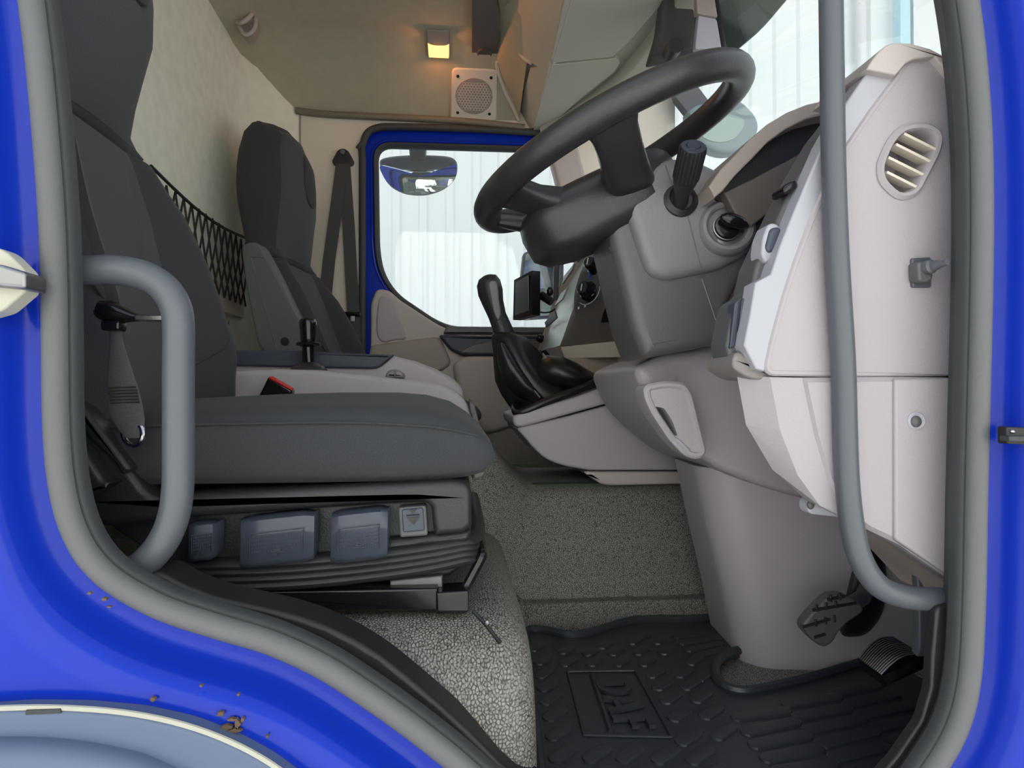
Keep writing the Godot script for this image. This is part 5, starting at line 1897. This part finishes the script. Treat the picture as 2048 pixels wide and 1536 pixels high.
func small_things() -> void:
	var s := Soup.new()
	tube(s, spline3(pts([[120, 541, -0.045], [170, 541, -0.045], [228, 540, -0.045], [284, 550, -0.045], [324, 572, -0.045], [348, 606, -0.045], [357, 650, -0.045], [357, 760, -0.045], [357, 880, -0.045], [356, 970, -0.045], [348, 1030, -0.045], [328, 1080, -0.045], [298, 1118, -0.045], [262, 1146, -0.045]]), 5), 0.0168, 18)
	tag(obj("grab_handle", s, M.grey_enamel), "curved grey tubular grab handle at the rear of the doorway", "grab handle")
	s = Soup.new()
	tube(s, spline3(pts([[1655, -420, -0.045], [1659, -200, -0.045], [1662, 0, -0.045], [1664, 150, -0.045], [1667, 330, -0.045], [1674, 520, -0.045], [1686, 720, -0.045], [1690, 860, -0.045], [1694, 960, -0.045], [1704, 1050, -0.045], [1722, 1120, -0.045], [1758, 1172, -0.045], [1812, 1194, -0.045], [1870, 1198, -0.045], [1940, 1200, -0.045]]), 5), 0.0145, 18)
	tag(obj("grab_handle", s, M.grey_enamel), "long upright grey grab handle at the front of the doorway", "grab handle")
	belts()
	levers()
	pedals()
	net()
	monitor()

func belts() -> void:
	# driver's belt: strap, tongue, stop, sewn loop and ring
	var b := thing("seat_belt", "grey driver's seat belt hanging with its tongue and sewn loop", "seat belt", at(250, 870, -0.12))
	var s := Soup.new()
	strap(s, spline3([at(120, 180, -0.14), at(162, 380, -0.14), at(190, 480, -0.135), at(225, 590, -0.13), at(232, 640, -0.125)], 5), 0.016, Vector3(1, 0.3, 0.2))
	obj("shoulder_strap", s, M.belt, b)
	s = Soup.new()
	var rings := []
	for q in [[230, 652, 22], [234, 690, 26], [240, 740, 44], [246, 780, 58], [250, 812, 64], [256, 838, 60], [264, 862, 44], [268, 876, 30]]:
		var c := at(q[0], q[1], -0.125)
		var w: float = q[2] * 0.00033
		var ring := PackedVector3Array()
		for e in [[-1, 0.0], [-0.8, 0.0022], [0, 0.004], [0.8, 0.0022], [1, 0.0], [0, -0.003]]:
			ring.append(c + Vector3(e[0] * w, 0, e[1]))
		rings.append(ring)
	loft(s, rings)
	var lp := obj("sewn_loop", s, M.belt, b)
	for k in 6:
		s = Soup.new()
		tube(s, pts([[216 + k, 776 + k * 6, -0.1215], [272 + k * 1.5, 774 + k * 6, -0.1215]]), 0.0011, 5)
		obj("stitch_row", s, M.belt_thread, lp)
	s = Soup.new()
	var rg := []
	for k in 24:
		var a := TAU * k / 24
		rg.append(at(266, 868, -0.13) + Vector3(cos(a) * 0.0145, sin(a) * 0.0145, cos(a) * 0.006))
	tube(s, rg, 0.0036, 8, true)
	obj("anchor_ring", s, M.steel, b)
	s = Soup.new()
	var tng := []
	for q in [[194, 624, 0.006, 0.006], [202, 620, 0.012, 0.010], [222, 624, 0.014, 0.012], [244, 630, 0.011, 0.010], [266, 634, 0.006, 0.007], [284, 636, 0.004, 0.005]]:
		var c := at(q[0], q[1], -0.115)
		var ring := PackedVector3Array()
		for k in 12:
			ring.append(c + Vector3(0.1 * q[2] * cos(TAU * k / 12), q[2] * cos(TAU * k / 12), q[3] * 1.3 * sin(TAU * k / 12)))
		tng.append(ring)
	loft(s, tng)
	obj("tongue_grip", s, M.gloss_black, b)
	s = Soup.new()
	block(s, at(306, 637, -0.112), Vector3(0.034, 0.0065, 0.02), 0.0015)
	obj("tongue_plate", s, M.steel, b)
	s = Soup.new()
	block(s, at(228, 652, -0.115), Vector3(0.022, 0.013, 0.02), 0.004)
	obj("strap_stop", s, M.gloss_black, b)
	# passenger's belt
	var p := thing("seat_belt", "dark passenger seat belt hanging from its pillar anchor", "seat belt", at(700, 700, -1.97))
	s = Soup.new()
	slab(s, rounded(flat([[674, 300], [685, 295], [696, 300], [708, 322], [704, 330], [668, 330], [663, 322]], -1.975), 0.012), -1.975, 0.02, 0.006)
	obj("anchor", s, M.black_plastic, p)
	s = Soup.new()
	ball(s, at(685, 304, -1.972), Vector3(0.012, 0.012, 0.008), 12)
	obj("bolt", s, M.column_dark, p)
	s = Soup.new()
	strap(s, pts([[684, 328, -1.97], [672, 420, -1.955], [658, 520, -1.94], [648, 620, -1.92]]), 0.052, Vector3(1, 0, 0.1))
	obj("strap", s, M.belt, p)
	s = Soup.new()
	strap(s, pts([[688, 328, -1.965], [697, 450, -1.962], [704, 580, -1.96], [712, 720, -1.955]]), 0.052, Vector3(1, 0, 0.1))
	obj("strap", s, M.belt, p)
	s = Soup.new()
	block(s, at(704, 628, -1.945), Vector3(0.075, 0.018, 0.014), 0.005)
	obj("tongue_grip", s, M.gloss_black, p)
	s = Soup.new()
	block(s, at(705, 637, -1.944), Vector3(0.018, 0.026, 0.004), 0.002)
	obj("tongue_plate", s, M.steel, p)

func levers() -> void:
	# gear lever in its torn leather boot
	var g := thing("gear_lever", "gear lever with a grey-black grip and torn black leather boot", "gear lever", at(1090, 790, -1.0))
	var s := Soup.new()
	var rings := []
	for q in [[974, 551, 8, 10], [975, 555, 18, 18], [977, 566, 24, 25], [981, 585, 25, 26], [986, 606, 21, 23], [994, 630, 18, 19], [1003, 652, 19, 18], [1010, 672, 21, 18]]:
		var c := at(q[0], q[1], -1.02)
		var ring := PackedVector3Array()
		for k in 18:
			var a := TAU * k / 18
			ring.append(c + Vector3(cos(a) * q[2] * 0.00135, cos(a) * q[2] * 0.0004, sin(a) * q[3] * 0.00135))
		rings.append(ring)
	loft(s, rings)
	var gr := obj("grip", s, M.black_plastic, g)
	s = Soup.new()
	slab(s, spline2(flat([[978, 566], [990, 562], [996, 575], [998, 600], [1002, 628], [996, 640], [988, 625], [982, 596]], -0.985), 3), -0.984, 0.02, 0.004)
	obj("grip_inlay", s, M.column_grey, gr)
	# boot: rings from the lever down to the frame on the console
	s = Soup.new()
	rings = []
	var rng := RandomNumberGenerator.new()
	rng.seed = 3
	for q in [[1008, 666, 22, 22, 0.0], [1016, 676, 36, 30, 0.05], [1028, 700, 46, 40, 0.08], [1040, 726, 54, 46, 0.14], [1054, 752, 58, 52, 0.18], [1072, 776, 62, 56, 0.14], [1096, 794, 74, 60, 0.08], [1106, 806, 80, 60, 0.0]]:
		var c := at(q[0], q[1], -1.02)
		var ring := PackedVector3Array()
		for k in 32:
			var a := TAU * k / 32
			var f: float = 1.0 + q[4] * (0.7 * sin(a * 3.0 + q[1] * 0.03) + 0.5 * cos(a * 5.0 - q[1] * 0.02))
			ring.append(c + Vector3(cos(a) * q[2] * 0.00135 * f, -cos(a) * -0.25 * q[2] * 0.00135 * (q[1] - 668) / 130.0, sin(a) * q[3] * 0.00135 * f))
		rings.append(ring)
	loft(s, rings)
	var boot := obj("boot", s, M.leather, g, "", 60)
	s = Soup.new()
	rings = []
	for q in [[1058, 756, 16], [1080, 742, 44], [1105, 738, 58], [1135, 742, 60], [1162, 748, 50], [1188, 752, 26], [1206, 750, 5]]:
		var c := at(q[0], q[1] + 8, -1.0)
		var ring := PackedVector3Array()
		for k in 24:
			var a := TAU * k / 24
			ring.append(c + Vector3(-sin(a) * q[2] * 0.0003, sin(a) * q[2] * 0.00085, cos(a) * q[2] * 0.0014))
		rings.append(ring)
	loft(s, rings)
	obj("boot_fold", s, M.leather, g, "", 60)
	s = Soup.new()
	rings = []
	for q in [[990, 690, 8], [1000, 720, 18], [1014, 752, 24], [1036, 782, 24], [1064, 802, 16], [1080, 812, 6]]:
		var c := at(q[0] + 12, q[1], -0.955)
		var ring := PackedVector3Array()
		for k in 16:
			var a := TAU * k / 16
			ring.append(c + Vector3(cos(a) * q[2] * 0.0013, sin(a) * q[2] * 0.0007, sin(a) * q[2] * 0.0013))
		rings.append(ring)
	loft(s, rings)
	obj("boot_fold", s, M.leather, g, "", 60)
	s = Soup.new()
	tube(s, spline3(pts([[1022, 672, -0.985], [1030, 704, -0.965], [1040, 735, -0.95], [1056, 765, -0.935], [1080, 795, -0.93]]), 6), 0.0022, 6)
	obj("stitching", s, M.thread, boot)
	s = Soup.new()
	tube(s, spline3(pts([[1122, 742, -0.935], [1094, 724, -0.965], [1090, 716, -0.97], [1086, 706, -0.975]]), 4), 0.006, 6, false, [0.4, 0.8, 1.0, 1.2, 1.0, 0.9, 0.9, 1.3, 1.1, 0.8, 0.6, 0.5, 0.3])
	obj("tear", s, M.thread, boot, "frayed pale tear")
	s = Soup.new()
	tube(s, spline3(pts([[1030, 820, -0.90], [1034, 806, -0.98], [1052, 794, -1.08], [1120, 774, -1.12], [1190, 752, -1.08], [1206, 756, -0.96], [1160, 778, -0.885], [1100, 800, -0.87], [1060, 818, -0.868], [1038, 826, -0.875]]), 4, true), 0.010, 10, true)
	obj("boot_frame", s, M.leather, g)
	# parking brake lever
	var b := thing("brake_lever", "small black parking brake lever on the engine console", "lever", at(618, 745, -0.9))
	var t := Transform3D(along(Vector3(-0.02, 1, 0)), at(617, 746, -0.9))
	var k := 0.00128
	s = Soup.new()
	lathe(s, [[38 * k, -0.015], [37 * k, 0.004], [30 * k, 0.016], [16 * k, 0.025], [6 * k, 0.028]], t, 24)
	obj("gaiter", s, M.black_plastic, b)
	s = Soup.new()
	lathe(s, [[5 * k, 0.01], [5 * k, 18 * k], [11 * k, 20 * k], [12 * k, 50 * k], [10 * k, 52 * k]], t, 20)
	obj("stem", s, M.gloss_black, b)
	s = Soup.new()
	lathe(s, [[8 * k, 50 * k], [22 * k, 54 * k], [23 * k, 58 * k], [20 * k, 60 * k], [10 * k, 61 * k]], t, 24)
	obj("pull_collar", s, M.gloss_black, b)
	s = Soup.new()
	lathe(s, [[13 * k, 60 * k], [15 * k, 66 * k], [15.5 * k, 80 * k], [17 * k, 92 * k], [17 * k, 100 * k], [14 * k, 105 * k], [1 * k, 107 * k]], t, 24)
	obj("knob", s, M.gloss_black, b)

func pedals() -> void:
	# brake pedal with its boot on the pedestal
	var p := thing("brake_pedal", "black ribbed brake pedal in front of the lilac pedestal", "pedal", at(1680, 1240, -0.40))
	var s := Soup.new()
	var rb := []
	for q in [[1.0, -0.46], [0.95, -0.44], [0.8, -0.425], [0.5, -0.42]]:
		var ring := PackedVector3Array()
		for pp in spline2(flat([[1755, 1040], [1772, 1130], [1768, 1215], [1740, 1262], [1705, 1274], [1680, 1262], [1690, 1200], [1720, 1090]], q[1]), 4):
			var c := at(1735, 1180, q[1])
			ring.append(Vector3(lerpf(c.x, pp.x, q[0]), lerpf(c.y, pp.y, q[0]), q[1]))
		rb.append(ring)
	loft(s, rb, true, false, true)
	obj("boot", s, M.black_rubber, p)
	s = Soup.new()
	var plate := spline2(flat([[1601, 1252], [1612, 1230], [1650, 1192], [1672, 1186], [1690, 1189], [1716, 1206], [1718, 1222], [1692, 1240], [1672, 1260], [1660, 1280], [1642, 1290], [1622, 1278]], -0.36), 3)
	slab(s, plate, -0.35, 0.022, 0.005)
	var pd := obj("pad", s, M.column_dark, p)
	for q in [[1606, 1254, 1660, 1238], [1626, 1220, 1712, 1206], [1655, 1199, 1690, 1192], [1628, 1275, 1650, 1268]]:
		s = Soup.new()
		tube(s, pts([[q[0], q[1], -0.350], [q[2], q[3], -0.350]]), 0.0028, 6)
		obj("rib", s, M.black_rubber, pd)
	for q in [[1631, 1246], [1650, 1241], [1668, 1237], [1633, 1216], [1652, 1212], [1671, 1208], [1661, 1196], [1679, 1193]]:
		s = Soup.new()
		tube(s, pts([[q[0], q[1] - 7, -0.3495], [q[0] + 1, q[1] + 7, -0.3495]]), 0.0022, 6)
		obj("cross_rib", s, M.black_rubber, pd)
	s = Soup.new()
	tube(s, pts([[1700, 1210, -0.365], [1725, 1195, -0.40], [1745, 1150, -0.44]]), 0.014, 10)
	obj("arm", s, M.grey_enamel, p)
	# accelerator
	var a := thing("accelerator_pedal", "black hinged accelerator pedal with polished ridges", "pedal", at(1790, 1350, -0.22))
	var A := at(1716, 1318, -0.26)
	var B := at(1764, 1352, -0.20)
	var C := at(1852, 1312, -0.20)
	var D := at(1786, 1273, -0.30)
	s = Soup.new()
	prism(s, [A, B, C, D], Vector3(0.004, -0.016, 0))
	var pad_ := obj("pad", s, M.gloss_black, a)
	for k in 13:
		var t := (k + 0.5) / 13.0
		s = Soup.new()
		var line := []
		for e in 6:
			var f := e / 5.0
			line.append(A.lerp(B, t).lerp(D.lerp(C, t), f * 0.96) + Vector3(0, 0.012 * sin(PI * f) + 0.001, 0))
		tube(s, line, 0.0018, 6)
		obj("ridge", s, M.steel, pad_)
	s = Soup.new()
	prism(s, [B, at(1776, 1372, -0.19), at(1840, 1330, -0.18), C], Vector3(0.0, -0.008, -0.01))
	obj("side", s, M.gloss_black, a)
	s = Soup.new()
	tube(s, pts([[1838, 1318, -0.22], [1870, 1300, -0.24], [1900, 1296, -0.26]]), 0.010, 8)
	obj("hinge", s, M.gloss_black, a)
	s = Soup.new()
	sweep(s, pts([[1840, 1130, -0.16], [1846, 1200, -0.16], [1846, 1290, -0.16], [1842, 1305, -0.165]]), rect(0.022, 0.014, 0.004), Vector3(1, 0, 0))
	tag(obj("pedal_bracket", s, M.grey_enamel), "upright grey bracket beside the accelerator pedal", "bracket")

func net() -> void:
	var x := REAR + 0.018
	var n := thing("cargo_net", "black cord storage net on the rear wall between the seats", "storage net", Vector3(x, 0.86, -1.3))
	var s := Soup.new()
	# pale plate behind the net, its edge shows at the right
	var plate := PackedVector2Array([Vector2(0.95, 0.83), Vector2(1.79, 0.83), Vector2(1.80, 1.18), Vector2(1.77, 1.18), Vector2(1.765, 0.90), Vector2(0.95, 0.90)])
	extr(s, rounded(plate, 0.02), Transform3D(Basis(Vector3(0, 0, -1), Vector3(0, 1, 0), Vector3(1, 0, 0)), Vector3(x, 0, 0)), 0.016, 0.004)
	obj("plate", s, M.pillar_beige, n)
	var xs := x + 0.012
	s = Soup.new()
	var top := []
	for k in 13:
		var t := k / 12.0
		top.append(Vector3(xs + 0.01, 1.135 - 0.03 * sin(PI * t), lerpf(-1.0, -1.775, t)))
	tube(s, top, 0.005, 8)
	obj("top_cord", s, M.black_rubber, n)
	for dirn in [-1.0, 1.0]:
		for k in range(-4, 16):
			var z0 := -1.0 - k * 0.055
			var z1: float = z0 + dirn * 0.11
			var y0 := 1.12
			var y1 := 0.875
			# cut to the net's width
			var ts := 0.0
			var te := 1.0
			for lim in [-1.0, -1.775]:
				var d: float = z1 - z0
				var tt: float = (lim - z0) / d
				if (lim == -1.0) == (d > 0):
					te = minf(te, tt)
				else:
					ts = maxf(ts, tt)
			if te - ts < 0.06:
				continue
			s = Soup.new()
			tube(s, [Vector3(xs, lerpf(y0, y1, ts), lerpf(z0, z1, ts)), Vector3(xs + 0.004 * dirn, lerpf(y0, y1, (ts + te) / 2), lerpf(z0, z1, (ts + te) / 2)), Vector3(xs, lerpf(y0, y1, te), lerpf(z0, z1, te))], 0.0032, 6)
			obj("cord", s, M.black_rubber, n)

func monitor() -> void:
	var m := thing("monitor", "small black flat monitor on an arm at the dashboard", "monitor", at(1050, 640, -1.3))
	var s := Soup.new()
	# its screen faces the driver and shows at a slant
	var f := pts([[1028, 560, -1.42], [1064, 541, -1.28], [1064, 630, -1.28], [1026, 640, -1.42]])
	prism(s, f, Vector3(0.028, 0.0, -0.01))
	obj("case", s, M.gloss_black, m)
	s = Soup.new()
	prism(s, pts([[1032, 565, -1.402], [1057, 551, -1.302], [1058, 622, -1.302], [1031, 631, -1.402]]).map(func(q): return q + Vector3(-0.002, 0, 0.003)), Vector3(0.002, 0, 0))
	obj("screen", s, M.screen, m)
	s = Soup.new()
	tube(s, pts([[1070, 598, -1.33], [1084, 597, -1.32]]), 0.006, 8)
	tube(s, pts([[1082, 590, -1.32], [1104, 604, -1.30]]), 0.014, 10)
	ball(s, at(1100, 583, -1.32), Vector3(0.012, 0.016, 0.012), 10)
	obj("arm", s, M.gloss_black, m)
	s = Soup.new()
	tube(s, spline3(pts([[1070, 620, -1.33], [1085, 625, -1.33], [1100, 624, -1.32], [1110, 618, -1.30]]), 4), 0.003, 6)
	obj("cable", s, M.black_rubber, m)

# ================================================================ mirrors outside
func outside_mirrors() -> void:
	# kerb mirror above the passenger window
	var m := thing("kerb_mirror", "black kerb mirror hanging above the passenger window", "mirror", at(836, 340, -2.25))
	var shape := [[758, 325], [762, 314], [790, 308], [836, 306], [890, 308], [910, 315], [915, 330], [910, 352], [890, 372], [862, 383], [836, 386], [806, 382], [780, 368], [764, 346]]
	var s := Soup.new()
	var outline := spline2(flat(shape, -2.26), 3)
	slab(s, outline, -2.27, 0.05, 0.02, 0.02)
	obj("housing", s, M.column_dark, m)
	s = Soup.new()
	# convex glass
	var gl := spline2(flat([[760, 326], [800, 332], [850, 335], [900, 328], [913, 326], [910, 352], [890, 372], [862, 382], [836, 385], [806, 381], [780, 367], [764, 346]], -2.24), 3)
	var rings := []
	var mid := Vector2.ZERO
	for q in gl:
		mid += q / gl.size()
	for e in [1.0, 0.8, 0.6, 0.4, 0.2, 0.02]:
		var ring := PackedVector3Array()
		for q in gl:
			var v := mid.lerp(q, e)
			ring.append(Vector3(v.x, v.y, -2.268 + 0.022 * (1.0 - e * e)))
		rings.append(ring)
	loft(s, rings, true, false, true)
	obj("glass", s, M.mirror_glass, m, "", 80)
	s = Soup.new()
	slab(s, rounded(flat([[814, 262], [856, 262], [850, 318], [820, 318]], -2.25), 0.01), -2.25, 0.05, 0.008)
	block(s, at(835, 268, -2.16), Vector3(0.06, 0.03, 0.16), 0.005)
	obj("bracket", s, M.column_dark, m)
	# main and wide-angle mirrors at the far side
	for q in [["main_mirror", "large black main mirror outside the passenger window", [[1046, 505], [1060, 500], [1112, 500], [1114, 520], [1108, 636], [1044, 640], [1040, 560]]], ["wide_angle_mirror", "upper black wide-angle mirror outside the passenger window", [[1058, 430], [1070, 400], [1112, 398], [1118, 420], [1112, 466], [1075, 472], [1062, 455]]]]:
		var mm := thing(q[0], q[1], "mirror", at(1080, q[2][4][1], -2.4))
		s = Soup.new()
		var ol := rounded(flat(q[2], -2.4), 0.02)
		slab(s, ol, -2.4, 0.05, 0.015, 0.015)
		obj("housing", s, M.column_dark, mm)
		s = Soup.new()
		slab(s, inset(ol, 0.014), -2.394, 0.01)
		obj("glass", s, M.mirror_glass, mm)
	var ma := thing("mirror_arm", "black upright mirror arm beside the far windscreen pillar", "mirror arm", at(1122, 640, -2.3))
	s = Soup.new()
	tube(s, spline3(pts([[1098, 380, -2.3], [1118, 400, -2.3], [1122, 470, -2.3], [1122, 560, -2.3], [1118, 650, -2.3]]), 5), 0.012, 10)
	for v in [430, 520]:
		tube(s, pts([[1085, v, -2.42], [1122, v, -2.3], [1165, v, -2.06]]), 0.012, 10)
	obj("tube", s, M.column_dark, ma)
	# front mirror on its arm, ahead of the windscreen
	var fm := thing("front_mirror", "grey front mirror on a stout arm ahead of the windscreen", "mirror", at(1450, 250, -1.9))
	s = Soup.new()
	prism(s, pts([[1340, 160, -1.9], [1392, 168, -1.9], [1420, 205, -1.9], [1416, 222, -1.9], [1380, 230, -1.9], [1352, 194, -1.9]]), Vector3(0.01, 0, -0.06))
	obj("arm", s, M.column_dark, fm)
	s = Soup.new()
	slab(s, spline2(flat([[1376, 222], [1410, 204], [1470, 196], [1500, 215], [1517, 240], [1515, 268], [1490, 296], [1456, 306], [1420, 296], [1392, 268]], -1.88), 3), -1.88, 0.08, 0.02, 0.02)
	obj("housing", s, M.mirror_shell, fm)
	s = Soup.new()
	slab(s, spline2(flat([[1382, 226], [1420, 222], [1478, 232], [1490, 250], [1470, 276], [1440, 284], [1410, 276], [1392, 254]], -1.872), 3), -1.875, 0.01, 0.003)
	obj("glass", s, M.teal_silver, fm)
